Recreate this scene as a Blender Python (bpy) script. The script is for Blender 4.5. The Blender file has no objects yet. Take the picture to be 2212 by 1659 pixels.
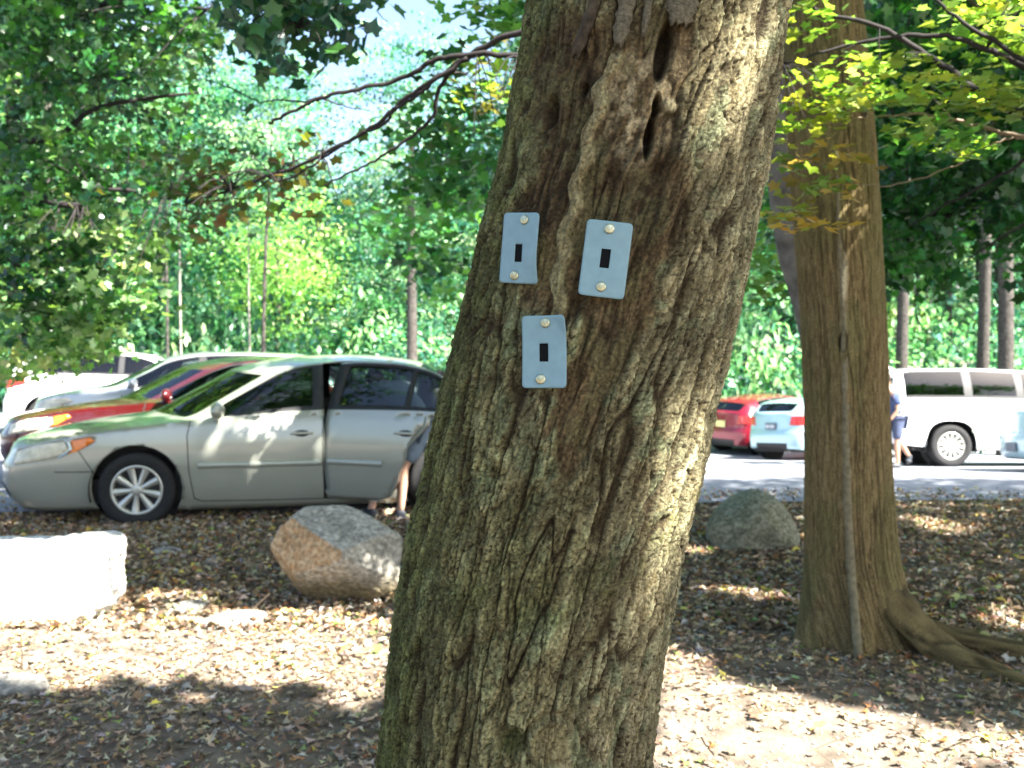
import bpy, bmesh, math, random
import numpy as np
from mathutils import Vector, Matrix, Euler
R = math.radians
random.seed(7)
rng = np.random.default_rng(11)
scene = bpy.context.scene
COL = scene.collection

# ------------------------------------------------------------ camera, sky, sun
PITCH = -math.atan(52/1000.0)
CAM = Vector((0, 0, 1.7))
cam = bpy.data.cameras.new('camera'); camo = bpy.data.objects.new('camera', cam); COL.objects.link(camo)
camo.location = CAM; camo.rotation_euler = (math.pi/2+PITCH, 0, 0)
cam.sensor_width = 36; cam.lens = 36*1000/1024.0; cam.clip_end = 2000; cam.clip_start = 0.05
cam.dof.use_dof = True; cam.dof.focus_distance = 1.55; cam.dof.aperture_fstop = 7.5
scene.camera = camo
SUN = Vector((0.57, -0.37, 0.735)).normalized()      # direction towards the sun
world = bpy.data.worlds.new('World'); scene.world = world; world.use_nodes = True
nt = world.node_tree; nt.nodes.clear()
sky = nt.nodes.new('ShaderNodeTexSky'); sky.sky_type = 'NISHITA'; sky.sun_disc = False
sky.sun_elevation = math.asin(SUN.z); sky.sun_rotation = math.atan2(SUN.x, SUN.y)
sky.air_density = 1.0; sky.dust_density = 3.0; sky.ozone_density = 2.0
bg = nt.nodes.new('ShaderNodeBackground'); bg.inputs[1].default_value = 0.062
wo = nt.nodes.new('ShaderNodeOutputWorld')
nt.links.new(sky.outputs[0], bg.inputs[0]); nt.links.new(bg.outputs[0], wo.inputs[0])
sl = bpy.data.lights.new('sun', 'SUN'); sl.energy = 5.0; sl.angle = R(0.5); sl.color = (1, 0.96, 0.88)
so = bpy.data.objects.new('sun', sl); COL.objects.link(so); so.location = (10, -10, 20)
so.rotation_euler = SUN.to_track_quat('Z', 'Y').to_euler()
scene.view_settings.view_transform = 'Standard'; scene.view_settings.look = 'None'
scene.view_settings.exposure = 2.95; scene.view_settings.gamma = 1.0
scene.view_settings.use_curve_mapping = False

# ------------------------------------------------------------ helpers
D = 0.46293   # the 2212 px wide view of the photograph -> render pixels
_f = Vector((0, math.cos(PITCH), math.sin(PITCH))); _u = Vector((0, -math.sin(PITCH), math.cos(PITCH)))
def ray(px, py):
    return _f + Vector((1, 0, 0))*((px-512)/1000) - _u*((py-384)/1000)
def W(px, py, Y):
    r = ray(px, py); return CAM + r*(Y/r.y)
def WD(xd, yd, Y): return W(xd*D, yd*D, Y)
def sm(a, b, x):
    t = np.clip((np.asarray(x, float)-a)/(b-a), 0, 1); return t*t*(3-2*t)
def zg(x, y):
    x = np.asarray(x, float); y = np.asarray(y, float)
    z = -np.clip(y-9.5, 0, 15)*(.035+.06*sm(-4, 2.5, x))*sm(8.5, 11, y)
    z = z + .9*sm(28, 60, y)
    return z
def G(px, py):
    r = ray(px, py); t = 1.0
    for i in range(60):
        p = CAM + r*t
        h = float(zg(p.x, p.y))
        t = (h-CAM.z)/r.z if r.z < -1e-4 else 50
    return CAM + r*t
def GD(xd, yd): return G(xd*D, yd*D)

def tag(o, label=None, cat=None, group=None, kind=None):
    if label: o['label'] = label
    if cat: o['category'] = cat
    if group: o['group'] = group
    if kind: o['kind'] = kind
    return o
def empty(name, loc, rz=0, label=None, cat=None, group=None):
    o = bpy.data.objects.new(name, None); COL.objects.link(o); o.location = loc; o.rotation_euler = (0, 0, rz)
    o.empty_display_size = 0.1
    return tag(o, label, cat, group)
def link(name, me, parent=None, loc=None):
    o = bpy.data.objects.new(name, me); COL.objects.link(o)
    if parent is not None: o.parent = parent
    if loc is not None: o.location = loc
    return o
def npmesh(name, V, F, mats=(), cols=None, smooth=False, fm=None):
    """V (n,3), F (m,k) int array -> mesh"""
    me = bpy.data.meshes.new(name)
    V = np.ascontiguousarray(V, dtype=np.float32); F = np.ascontiguousarray(F, dtype=np.int32)
    k = F.shape[1]
    me.vertices.add(len(V)); me.vertices.foreach_set('co', V.ravel())
    me.loops.add(F.size); me.loops.foreach_set('vertex_index', F.ravel())
    me.polygons.add(len(F)); me.polygons.foreach_set('loop_start', np.arange(0, F.size, k, dtype=np.int32))
    me.polygons.foreach_set('use_smooth', np.full(len(F), smooth))
    if fm is not None: me.polygons.foreach_set('material_index', np.asarray(fm, dtype=np.int32))
    for m in mats: me.materials.append(m)
    me.update(calc_edges=True)
    if cols is not None:
        a = me.color_attributes.new('tint', 'FLOAT_COLOR', 'POINT')
        c = np.ones((len(V), 4), np.float32); c[:, :cols.shape[1]] = cols
        a.data.foreach_set('color', c.ravel())
    return me
def pymesh(name, V, F, mats=(), smooth=True, fm=None):
    me = bpy.data.meshes.new(name); me.from_pydata([tuple(v) for v in V], [], F)
    for m in mats: me.materials.append(m)
    me.polygons.foreach_set('use_smooth', [smooth]*len(me.polygons))
    if fm is not None: me.polygons.foreach_set('material_index', fm)
    me.update(); return me
def bmmesh(name, bm, mats=(), smooth=True):
    me = bpy.data.meshes.new(name); bm.normal_update(); bm.to_mesh(me); bm.free()
    for m in mats: me.materials.append(m)
    me.polygons.foreach_set('use_smooth', [smooth]*len(me.polygons)); me.update(); return me

# 2-D noises (numpy)
def _h(ix, iy, s):
    n = (ix.astype(np.int64)*374761393 + iy.astype(np.int64)*668265263 + s*1442695041) & 0x7fffffff
    n = ((n ^ (n >> 13))*1274126177) & 0x7fffffff
    n = ((n ^ (n >> 15))*1103515245) & 0x7fffffff
    return ((n ^ (n >> 16)) & 0xffff)/65535.0
def vnoise(x, y, s=0):
    ix = np.floor(x); iy = np.floor(y); fx = x-ix; fy = y-iy
    fx = fx*fx*(3-2*fx); fy = fy*fy*(3-2*fy)
    a = _h(ix, iy, s); b = _h(ix+1, iy, s); c = _h(ix, iy+1, s); d = _h(ix+1, iy+1, s)
    return (a*(1-fx)+b*fx)*(1-fy)+(c*(1-fx)+d*fx)*fy
def fbm(x, y, s=0, o=4):
    r = 0; a = 1; t = 0
    for i in range(o):
        r = r+a*vnoise(x*2**i, y*2**i, s+i*17); t += a; a *= 0.5
    return r/t
def worley(x, y, s=0, jit=0.9):
    ix = np.floor(x); iy = np.floor(y)
    f1 = np.full(x.shape, 9.0); f2 = np.full(x.shape, 9.0); cid = np.zeros(x.shape)
    for dx in (-1, 0, 1):
        for dy in (-1, 0, 1):
            cx = ix+dx; cy = iy+dy
            px = cx+0.5+jit*(_h(cx, cy, s)-0.5); py = cy+0.5+jit*(_h(cx, cy, s+5)-0.5)
            d = np.hypot(px-x, py-y)
            m = d < f1
            f2 = np.where(m, f1, np.minimum(f2, d)); cid = np.where(m, _h(cx, cy, s+9), cid); f1 = np.where(m, d, f1)
    return f1, f2, cid

# ------------------------------------------------------------ materials
MATS = {}
def mat(name, col=(.5, .5, .5), rough=.6, metal=0, coat=0, var=0.0, vscale=8, bump=0.0, bscale=60, spec=.5, attr=False, emis=None):
    if name in MATS: return MATS[name]
    m = bpy.data.materials.new(name); m.use_nodes = True; t = m.node_tree; b = t.nodes['Principled BSDF']
    b.inputs['Base Color'].default_value = (*col, 1); b.inputs['Roughness'].default_value = rough
    b.inputs['Metallic'].default_value = metal; b.inputs['Coat Weight'].default_value = coat
    b.inputs['Coat Roughness'].default_value = 0.06; b.inputs['Specular IOR Level'].default_value = spec
    src = None
    tc = t.nodes.new('ShaderNodeTexCoord')
    if attr:
        a = t.nodes.new('ShaderNodeAttribute'); a.attribute_name = 'tint'; src = a.outputs['Color']
    if var > 0:
        n = t.nodes.new('ShaderNodeTexNoise'); n.inputs['Scale'].default_value = vscale; n.inputs['Detail'].default_value = 5
        t.links.new(tc.outputs['Object'], n.inputs['Vector'])
        mr = t.nodes.new('ShaderNodeMapRange'); mr.inputs[1].default_value = .3; mr.inputs[2].default_value = .7
        mr.inputs[3].default_value = 1-var; mr.inputs[4].default_value = 1+var
        t.links.new(n.outputs['Fac'], mr.inputs[0])
        mx = t.nodes.new('ShaderNodeMix'); mx.data_type = 'RGBA'; mx.blend_type = 'MULTIPLY'; mx.inputs[0].default_value = 1
        if src is not None: t.links.new(src, mx.inputs[6])
        else: mx.inputs[6].default_value = (*col, 1)
        cb = t.nodes.new('ShaderNodeCombineColor')
        for i in range(3): t.links.new(mr.outputs[0], cb.inputs[i])
        t.links.new(cb.outputs[0], mx.inputs[7]); src = mx.outputs[2]
    if src is not None: t.links.new(src, b.inputs['Base Color'])
    if bump > 0:
        n2 = t.nodes.new('ShaderNodeTexNoise'); n2.inputs['Scale'].default_value = bscale; n2.inputs['Detail'].default_value = 6
        n2.inputs['Roughness'].default_value = .65
        t.links.new(tc.outputs['Object'], n2.inputs['Vector'])
        bp = t.nodes.new('ShaderNodeBump'); bp.inputs['Strength'].default_value = bump; bp.inputs['Distance'].default_value = .01
        t.links.new(n2.outputs['Fac'], bp.inputs['Height']); t.links.new(bp.outputs[0], b.inputs['Normal'])
    if emis:
        b.inputs['Emission Color'].default_value = (*emis[0], 1); b.inputs['Emission Strength'].default_value = emis[1]
    MATS[name] = m; return m
def leafmat(name, trans=.45, rough=.42, gain=1.7, spec=.5, gb=.45):
    m = bpy.data.materials.new(name); m.use_nodes = True; t = m.node_tree; t.nodes.clear()
    o = t.nodes.new('ShaderNodeOutputMaterial'); a = t.nodes.new('ShaderNodeAttribute'); a.attribute_name = 'tint'
    b = t.nodes.new('ShaderNodeBsdfPrincipled'); b.inputs['Roughness'].default_value = rough
    b.inputs['Specular IOR Level'].default_value = spec
    tr = t.nodes.new('ShaderNodeBsdfTranslucent')
    g = t.nodes.new('ShaderNodeMix'); g.data_type = 'RGBA'; g.blend_type = 'MULTIPLY'; g.inputs[0].default_value = 1
    g.inputs[7].default_value = (gain*1.05, gain*1.1, gain*gb, 1)
    t.links.new(a.outputs['Color'], g.inputs[6]); t.links.new(g.outputs[2], tr.inputs['Color'])
    t.links.new(a.outputs['Color'], b.inputs['Base Color'])
    mx = t.nodes.new('ShaderNodeMixShader'); mx.inputs[0].default_value = trans
    t.links.new(b.outputs[0], mx.inputs[1]); t.links.new(tr.outputs[0], mx.inputs[2]); t.links.new(mx.outputs[0], o.inputs[0])
    return m
def glassmat(name, tint=(.25, .3, .3), refl=1.0):
    m = bpy.data.materials.new(name); m.use_nodes = True; t = m.node_tree; t.nodes.clear()
    o = t.nodes.new('ShaderNodeOutputMaterial')
    tr = t.nodes.new('ShaderNodeBsdfTransparent'); tr.inputs[0].default_value = (*tint, 1)
    gl = t.nodes.new('ShaderNodeBsdfGlossy'); gl.inputs['Roughness'].default_value = .02; gl.inputs[0].default_value = (refl, refl, refl, 1)
    fr = t.nodes.new('ShaderNodeFresnel'); fr.inputs[0].default_value = 1.6
    mx = t.nodes.new('ShaderNodeMixShader'); t.links.new(fr.outputs[0], mx.inputs[0])
    t.links.new(tr.outputs[0], mx.inputs[1]); t.links.new(gl.outputs[0], mx.inputs[2]); t.links.new(mx.outputs[0], o.inputs[0])
    return m
M_leaf = leafmat('leaf', .38, .38, 1.7, .75); M_far = leafmat('far_leaf', .38, .46, 1.6, .6, .75)
M_litter = leafmat('dry_leaf', .15, .55, 1.2, .4)
M_bark = mat('bark', attr=True, rough=.9, var=.5, vscale=190, bump=.7, bscale=280, spec=.2)
M_bark2 = mat('bark_far', (.058, .052, .046), .92, var=.5, vscale=14, bump=.8, bscale=25, spec=.15)
M_twig = mat('twig', (.028, .024, .024), .85, var=.3, vscale=30, spec=.2)
M_twigl = mat('pale_twig', (.22, .17, .12), .8, var=.3, vscale=30, spec=.2)

# leaves ------------------------------------------------------
def star(pts, fold=.12, droop=.1):
    V = [(0, 0, 0)]; 
    for a, r in pts:
        x = r*math.sin(R(a)); y = r*math.cos(R(a)); V.append((x, y+.12, abs(x)*fold*2-droop*r*r))
    n = len(pts); F = [(0, i+1, (i+1) % n+1) for i in range(n)]
    return np.array(V), np.array(F)
MAPLE = star([(180, .10), (140, .40), (112, .50), (95, .38), (62, .62), (40, .41), (18, .47), (0, .70), (-18, .47), (-40, .41), (-62, .62), (-95, .38), (-112, .50), (-140, .40)])
OAKISH = star([(180, .5), (150, .18), (100, .3), (70, .16), (45, .36), (20, .2), (0, .55), (-20, .2), (-45, .36), (-70, .16), (-100, .3), (-150, .18)], .25, .3)
RHOMB = (np.array([(0, -.5, 0), (.32, 0, .08), (0, .5, -.03), (-.32, 0, .08)], float), np.array([(0, 1, 2, 3)]))
RHOMB_T = (np.array([(0, -.5, 0), (.32, -.05, .12), (0, .5, -.05), (-.3, .05, .1)], float), np.array([(0, 1, 2), (0, 2, 3)]))
def rotm(yaw, pitch, roll):
    cy, sy = np.cos(yaw), np.sin(yaw); cp, sp = np.cos(pitch), np.sin(pitch); cr, sr = np.cos(roll), np.sin(roll)
    n = len(yaw); M = np.empty((n, 3, 3))
    M[:, 0, 0] = cy*cr-sy*sp*sr; M[:, 0, 1] = -sy*cp; M[:, 0, 2] = cy*sr+sy*sp*cr
    M[:, 1, 0] = sy*cr+cy*sp*sr; M[:, 1, 1] = cy*cp; M[:, 1, 2] = sy*sr-cy*sp*cr
    M[:, 2, 0] = -cp*sr; M[:, 2, 1] = sp; M[:, 2, 2] = cp*cr
    return M
def leaves(name, tpl, P, M, S, C, material):
    V0, F0 = tpl; n = len(P); k = len(V0)
    V = np.einsum('nij,kj->nki', M, V0)*np.asarray(S)[:, None, None]+P[:, None, :]
    F = (F0[None]+(np.arange(n)*k)[:, None, None]).reshape(-1, F0.shape[1])
    return npmesh(name, V.reshape(-1, 3), F, [material], cols=np.repeat(C, k, 0))
def palette(cols, n, j=.25, r=rng):
    cols = np.array([c[:3] for c in cols], float); i = r.integers(0, len(cols), n)
    c = cols[i]*(1+j*(r.random((n, 1))*2-1)); return c*(1+.12*(r.random((n, 3))*2-1))

def tube(pts, rad, seg=8, name='tube'):
    pts = [Vector(p) for p in pts]; V = []; F = []
    up = Vector((0.13, .3, 1)).normalized()
    for i, p in enumerate(pts):
        t = (pts[min(i+1, len(pts)-1)]-pts[max(i-1, 0)]).normalized()
        a = t.cross(up); 
        if a.length < .05: a = t.cross(Vector((1, 0, 0)))
        a.normalize(); b = t.cross(a)
        for s in range(seg):
            th = 2*math.pi*s/seg; V.append(p+(a*math.cos(th)+b*math.sin(th))*rad[i])
    for i in range(len(pts)-1):
        for s in range(seg):
            F.append((i*seg+s, i*seg+(s+1) % seg, (i+1)*seg+(s+1) % seg, (i+1)*seg+s))
    F.append(tuple(range(seg-1, -1, -1))); F.append(tuple(range((len(pts)-1)*seg, len(pts)*seg)))
    return V, F
def smoothpath(pts, n=4, jit=0.0):
    pts = [Vector(p) for p in pts]; out = []
    for i in range(len(pts)-1):
        p0 = pts[max(i-1, 0)]; p1 = pts[i]; p2 = pts[i+1]; p3 = pts[min(i+2, len(pts)-1)]
        for k in range(n):
            t = k/n
            q = .5*((2*p1)+(p2-p0)*t+(2*p0-5*p1+4*p2-p3)*t*t+(3*p1-p0-3*p2+p3)*t**3)
            if jit and (i or k): q = q+Vector([random.uniform(-jit, jit) for _ in range(3)])
            out.append(q)
    out.append(pts[-1]); return out
class MB:
    def __init__(s): s.V = []; s.F = []; s.m = []
    def add(s, V, F, mi=0):
        o = len(s.V); s.V += [tuple(v) for v in V]; s.F += [tuple(i+o for i in f) for f in F]; s.m += [mi]*len(F); return s
    def tube(s, pts, r0, r1, seg=6, n=4, jit=0., mi=0):
        p = smoothpath(pts, n, jit); k = len(p)
        V, F = tube(p, [r0+(r1-r0)*i/(k-1) for i in range(k)], seg); return s.add(V, F, mi)
    def box(s, c, d, mi=0, bev=0.0, rot=None):
        bm = bmesh.new(); bmesh.ops.create_cube(bm, size=1)
        bmesh.ops.scale(bm, vec=d, verts=bm.verts)
        if bev > 0: bmesh.ops.bevel(bm, geom=bm.edges[:], offset=bev, segments=3, affect='EDGES', profile=.5)
        if rot is not None: bmesh.ops.rotate(bm, verts=bm.verts, matrix=Euler(rot).to_matrix())
        bmesh.ops.translate(bm, vec=c, verts=bm.verts)
        bm.verts.index_update()
        s.add([v.co.copy() for v in bm.verts], [[v.index for v in f.verts] for f in bm.faces], mi); bm.free(); return s
    def ell(s, c, d, mi=0, seg=16, rings=10, rot=None):
        bm = bmesh.new(); bmesh.ops.create_uvsphere(bm, u_segments=seg, v_segments=rings, radius=1)
        bmesh.ops.scale(bm, vec=d, verts=bm.verts)
        if rot is not None: bmesh.ops.rotate(bm, verts=bm.verts, matrix=Euler(rot).to_matrix())
        bmesh.ops.translate(bm, vec=c, verts=bm.verts); bm.verts.index_update()
        s.add([v.co.copy() for v in bm.verts], [[v.index for v in f.verts] for f in bm.faces], mi); bm.free(); return s
    def lathe(s, prof, seg, axis='y', c=(0, 0, 0), mi=0, closed=False):
        V = []; F = []; n = len(prof)
        for i in range(seg):
            a = 2*math.pi*i/seg
            for (r, h) in prof:
                if axis == 'y': V.append((c[0]+r*math.cos(a), c[1]+h, c[2]+r*math.sin(a)))
                else: V.append((c[0]+r*math.cos(a), c[1]+r*math.sin(a), c[2]+h))
        for i in range(seg):
            j = (i+1) % seg
            for k in range(n-1): F.append((i*n+k, i*n+k+1, j*n+k+1, j*n+k))
        return s.add(V, F, mi)
    def mesh(s, name, mats, smooth=True): return pymesh(name, s.V, s.F, mats, smooth, s.m)
    def build(s, name, mats, parent=None, smooth=True):
        if not isinstance(mats, (list, tuple)): mats = [mats]
        return link(name, s.mesh(name, mats, smooth), parent)
# ------------------------------------------------------------ the ground
def sheet(name, xs, ys, dz, material, bumpamp=0.0):
    X, Y = np.meshgrid(xs, ys); Z = zg(X, Y)+dz
    if bumpamp:
        Z = Z+bumpamp*(fbm(X*1.3, Y*1.3, 3)-.5)*np.clip(1-(Y-9)/3, 0, 1)+bumpamp*.35*(fbm(X*7, Y*7, 8)-.5)*np.clip(1-(Y-8)/3, 0, 1)
    V = np.stack([X, Y, Z], -1).reshape(-1, 3); nx = len(xs); ny = len(ys)
    i = (np.arange(ny-1)[:, None]*nx+np.arange(nx-1)[None]).ravel()
    F = np.stack([i, i+1, i+nx+1, i+nx], -1)
    return npmesh(name, V, F, [material], smooth=True)
M_dirt = mat('dirt', (.17, .135, .105), .95, var=.5, vscale=5, bump=1.0, bscale=35, spec=.15)
M_floor = mat('forest_floor', (.075, .075, .035), .95, var=.5, vscale=1.2, bump=.8, bscale=6, spec=.1)
M_asph = mat('asphalt', (.25, .26, .29), .9, var=.28, vscale=45, bump=.9, bscale=140, spec=.25)
xs = np.unique(np.concatenate([np.linspace(-200, -8, 20), np.linspace(-8, 8, 200), np.linspace(8, 200, 20)]))
ys = np.unique(np.concatenate([np.linspace(-60, 1, 15), np.linspace(1, 11, 160), np.linspace(11, 60, 40), np.linspace(60, 600, 12)]))
tag(link('ground', sheet('ground', xs, ys, 0.0, M_dirt, .05)), 'brown earth strewn with fallen leaves', kind='structure')
# parking lot sheet, front edge runs obliquely
nx, ny = 90, 60
tx = np.linspace(-45, 45, nx); S_, T_ = np.meshgrid(tx, np.linspace(0, 1, ny)**1.6)
edge = 9.6+.10*np.clip(S_, -6, 8)+.25*(fbm(S_*1.1, S_*0, 5)-.5)*2
YY = edge+(31-edge)*T_; ZZ = zg(S_, YY)+.03
ii = (np.arange(ny-1)[:, None]*nx+np.arange(nx-1)[None]).ravel()
tag(link('parking_lot', npmesh('parking_lot', np.stack([S_, YY, ZZ], -1).reshape(-1, 3), np.stack([ii, ii+1, ii+nx+1, ii+nx], -1), [M_asph], smooth=True)), 'grey gravelly asphalt of the parking lot', kind='structure')
def edge_y(x): return 9.6+.10*np.clip(x, -6, 8)
xs = np.linspace(-200, 200, 60); ys = np.linspace(31.2, 400, 60)
tag(link('forest_floor', sheet('forest_floor', xs, ys, 0.02, M_floor, 0)), 'mossy ground of the woods beyond the lot', kind='structure')

# ------------------------------------------------------------ tree trunks with modelled bark
def project(P):
    x, y, z = P[..., 0], P[..., 1], P[..., 2]-CAM.z
    cp, sp = math.cos(PITCH), math.sin(PITCH)
    d = y*cp+z*sp; u = -y*sp+z*cp
    return (512+1000*x/d)/D, (384-1000*u/d)/D
class Axis:
    """centre line and radius of a trunk, measured from its two outlines"""
    def __init__(s, rows, Y0):
        z = []; c = []; r = []
        for yd, l, rr in rows:
            m = (l+rr)/2; h = (rr-l)/2*D/1000
            p = WD(m, yd, Y0); z.append(p.z); c.append(p.x); r.append(Y0*h/math.sqrt(1+h*h))
        o = np.argsort(z); s.z = np.array(z)[o]; s.c = np.array(c)[o]; s.r = np.array(r)[o]; s.Y0 = Y0
    def _i(s, z, a):
        # smooth a little
        return (np.interp(z-.03, s.z, a)+np.interp(z, s.z, a)+np.interp(z+.03, s.z, a))/3
    def cx(s, z): return s._i(z, s.c)
    def rad(s, z): return s._i(z, s.r)
    def hit(s, xd, yd, off=0.0):
        a, b = s.Y0-.6, s.Y0
        for _ in range(40):
            m = (a+b)/2; p = WD(xd, yd, m); r = float(s.rad(p.z))+off
            if (p.x-float(s.cx(p.z)))**2+(m-s.Y0)**2 > r*r: a = m
            else: b = m
        p = WD(xd, yd, b); n = Vector((p.x-float(s.cx(p.z)), b-s.Y0, 0)).normalized()
        return p, n
main = Axis([(-2600, 1720, 2080), (-800, 1275, 1815), (0, 1140, 1700), (150, 1113, 1680), (350, 1075, 1655), (460, 1040, 1635), (700, 985, 1590), (880, 935, 1550), (1000, 910, 1525),
             (1180, 870, 1480), (1450, 830, 1435), (1659, 805, 1415), (2100, 760, 1400), (2700, 700, 1420), (2950, 560, 1500)], 1.675)
rtree = Axis([(-1200, 1680, 1800), (-400, 1690, 1835), (0, 1690, 1856), (290, 1705, 1885), (540, 1721, 1901), (700, 1733, 1910), (1000, 1742, 1922), (1200, 1742, 1935), (1300, 1736, 1950), (1400, 1722, 1972), (1470, 1712, 1990)], 5.5)
def ell(X, Y, cx, cy, a, b, rot=0, soft=.25):
    c, s = math.cos(R(rot)), math.sin(R(rot)); dx = X-cx; dy = Y-cy
    u = (dx*c+dy*s)/a; v = (-dx*s+dy*c)/b
    return 1-sm(1-soft, 1+soft, np.hypot(u, v))
def bark_main(u, v, X, Y, al):
    """relief (m) and colour from position along the bark; X, Y place the wound and knots"""
    v = v+u*.15; u = u-.16*(v-1.6)*sm(-.35, .25, u)
    w1 = (fbm(u*14, v*5, 1)-.5); w2 = (fbm(u*40, v*20, 2)-.5)
    us = u+.019*w1+.007*w2
    line = np.abs(2*fbm(us/.034, v/.22, 21, 2)-1)
    line2 = np.abs(2*fbm(us/.018+9, v/.12, 31, 2)-1)
    f1, f2, cid = worley(us/.015, v/.062+3*w1, 4)
    edge = f2-f1
    amp = .55+.9*fbm(u*6, v*3, 77, 2)
    fi = (1-sm(0.0, .12, line)); fi2 = (1-sm(0, .11, line2))*.65; fe = (1-sm(.0, .13, edge))*.42
    g1, g2, gid = worley(us/.0065+w2*2, v/.018+w2*2, 8)
    rough = fbm(u/.004, v/.006, 51, 3)-.5
    h = -.0105*np.maximum(fi, np.maximum(fi2, fe))*amp+.0040*(cid-.5)+.0022*(gid-.5)-.0012*(1-sm(0, .25, g2-g1))+.0016*rough
    tn = fbm(us/.016+3*w2, v/.055, 141, 3); tq_ = tn*7; tf = tq_-np.floor(tq_); ter = (np.floor(tq_)+sm(.80, 1.0, tf))/7
    tn2 = fbm(us/.006, v/.016, 151, 2); t2 = tn2*5; ter2 = (np.floor(t2)+sm(.7, 1, t2-np.floor(t2)))/5
    h = h+.0080*(ter-.5)+.0030*(ter2-.5)+.0024*(fbm(u/.0024, v/.0036, 161, 2)-.5)
    h = h+.006*(fbm(u*9, v*5, 61, 2)-.5)
    # bare, weathered wound
    jag = 26*(fbm(u*60, v*22, 71)-.5)*2
    wound = np.zeros_like(u)
    for e in [(1330, 240, 140, 210, 12), (1230, 180, 95, 150, 10), (1370, 470, 105, 170, 15), (1180, 480, 55, 190, 10), (1330, 690, 75, 170, 14), (1245, 900, 50, 150, 10), (1430, 130, 70, 120, 10), (1225, 560, 55, 170, 8)]:
        wound = np.maximum(wound, ell(X+jag, Y, *e, soft=.12))
    wu = v*.8+u*0
    fib = fbm(us/.006, v/.07, 81, 3)-.5; fib2 = fbm(us/.0022, v/.016, 83, 2)-.5
    hw = -.0085+.0035*fib*2+.0012*fib2+.009*(fbm(u*11, v*9, 85, 2)-.5)+.30*h+.0075*(ter-.5)-.005*np.maximum(fi, fi2)*amp+.002*(ter2-.5)
    sx = np.interp(Y, [60, 130, 250, 420, 560, 680, 760], [1345, 1318, 1282, 1238, 1210, 1198, 1190])+7*np.sin(Y*.06)
    strand = (1-sm(11, 20, np.abs(X-sx+10*(fbm(u*50, v*30, 91)-.5))))*sm(90, 130, Y)*(1-sm(690, 760, Y))
    wm = wound*(1-strand*.9)
    H = h*(1-wm)+hw*wm+strand*wound*.002
    # cavities, folds and knots
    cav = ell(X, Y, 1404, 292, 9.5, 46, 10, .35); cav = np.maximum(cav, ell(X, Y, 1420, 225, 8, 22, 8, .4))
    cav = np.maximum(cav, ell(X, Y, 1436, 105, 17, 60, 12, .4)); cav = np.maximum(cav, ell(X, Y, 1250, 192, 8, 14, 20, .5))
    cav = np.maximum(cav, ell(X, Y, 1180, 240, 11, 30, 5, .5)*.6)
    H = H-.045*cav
    H = H+.010*ell(X, Y, 1345, 345, 85, 30, -8, .6)+.012*ell(X, Y, 1450, 228, 17, 16, 0, .5)+.011*ell(X, Y, 1430, 330, 45, 30, 30, .6)-.006*ell(X, Y, 1330, 420, 60, 50, 0, .7)
    H = H+.012*ell(X, Y, 1460, 390, 26, 140, 12, .7)
    rd = np.hypot((X-1196), (Y-1612)*.95)
    H = H*(1-.7*(1-sm(50, 72, rd)))
    H = H+.007*np.exp(-((rd-50)/9)**2)-.008*np.exp(-((rd-62)/7)**2)+.004*(1-sm(20, 46, rd))
    H = H-.016*ell(X, Y, 1108, 1608, 26, 28, 0, .6)
    # colour: bark tones, dark inner bark, and painted shade on ledges and in recesses
    n = u.shape
    def C(a): return np.array(a)[None, :]*np.ones(n)[..., None]
    def mixc(a, b, t): return a+(b-a)*t[..., None]
    col = mixc(C((.15, .125, .082)), C((.30, .27, .20)), np.clip(.45*cid+.35*gid+.5*(fbm(u*25, v*14, 95)-.35)*1.6, 0, 1))
    lich = sm(.52, .64, fbm(u*34, v*24, 97)); col = mixc(col, C((.30, .31, .225)), lich*.7*sm(.2, .5, gid))
    tq = sm(.60, .68, fbm(u*26+7, v*18, 99, 4)); col = mixc(col, C((.19, .26, .19)), tq*.5)
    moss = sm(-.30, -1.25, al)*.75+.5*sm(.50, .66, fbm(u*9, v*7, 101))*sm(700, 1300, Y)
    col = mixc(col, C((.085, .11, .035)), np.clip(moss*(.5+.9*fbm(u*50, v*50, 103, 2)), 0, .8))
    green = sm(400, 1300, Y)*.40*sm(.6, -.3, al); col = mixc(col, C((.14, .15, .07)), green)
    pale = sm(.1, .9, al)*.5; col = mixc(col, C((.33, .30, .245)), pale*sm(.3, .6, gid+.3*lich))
    fiss = np.clip(np.maximum(fi, np.maximum(fi2, fe*.9))*1.0, 0, 1)
    ledge_shade = sm(.78, .90, tf)*(1-sm(.93, 1.0, tf)); col = col*(.62+.75*sm(.25, .75, ter))[..., None]*(.72+.55*ter2)[..., None]  # ledge edges and low terraces darkened as painted shade
    col = mixc(col, C((.030, .020, .012)), np.clip(fiss*.95+.75*ledge_shade*(1-wm), 0, .96))
    wc = mixc(C((.060, .042, .027)), C((.155, .115, .075)), np.clip(.5+2.0*fib+.8*fib2, 0, 1))
    wc = wc*(1-.45*ell(X, Y, 1220, 260, 130, 260, 10, .4)*sm(.35, .5, fbm(u*20, v*9, 131)))[..., None]*(1-.4*ell(X, Y, 1360, 430, 90, 90, 0, .5))[..., None]
    wc = mixc(wc, C((.34, .29, .23)), np.clip(ell(X, Y, 1375, 210, 70, 130, 12, .9)*sm(.40, .60, fbm(u*90, v*60, 111))*.85, 0, 1))  # pale fresh wood, with the sunlit streak painted into its colour
    wc = mixc(wc, C((.13, .125, .075)), .5*sm(.5, .62, fbm(u*30, v*22, 113)))
    wc = mixc(wc, C((.022, .015, .010)), np.clip(np.maximum(fi, fi2)*.7+.4*ledge_shade, 0, .85))
    col = mixc(col, wc, wm)
    col = mixc(col, C((.30, .26, .18)), strand*wound*.5)
    col = mixc(col, C((.42, .38, .30)), ell(X, Y, 1450, 228, 14, 13, 0, .3)*.8)
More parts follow.
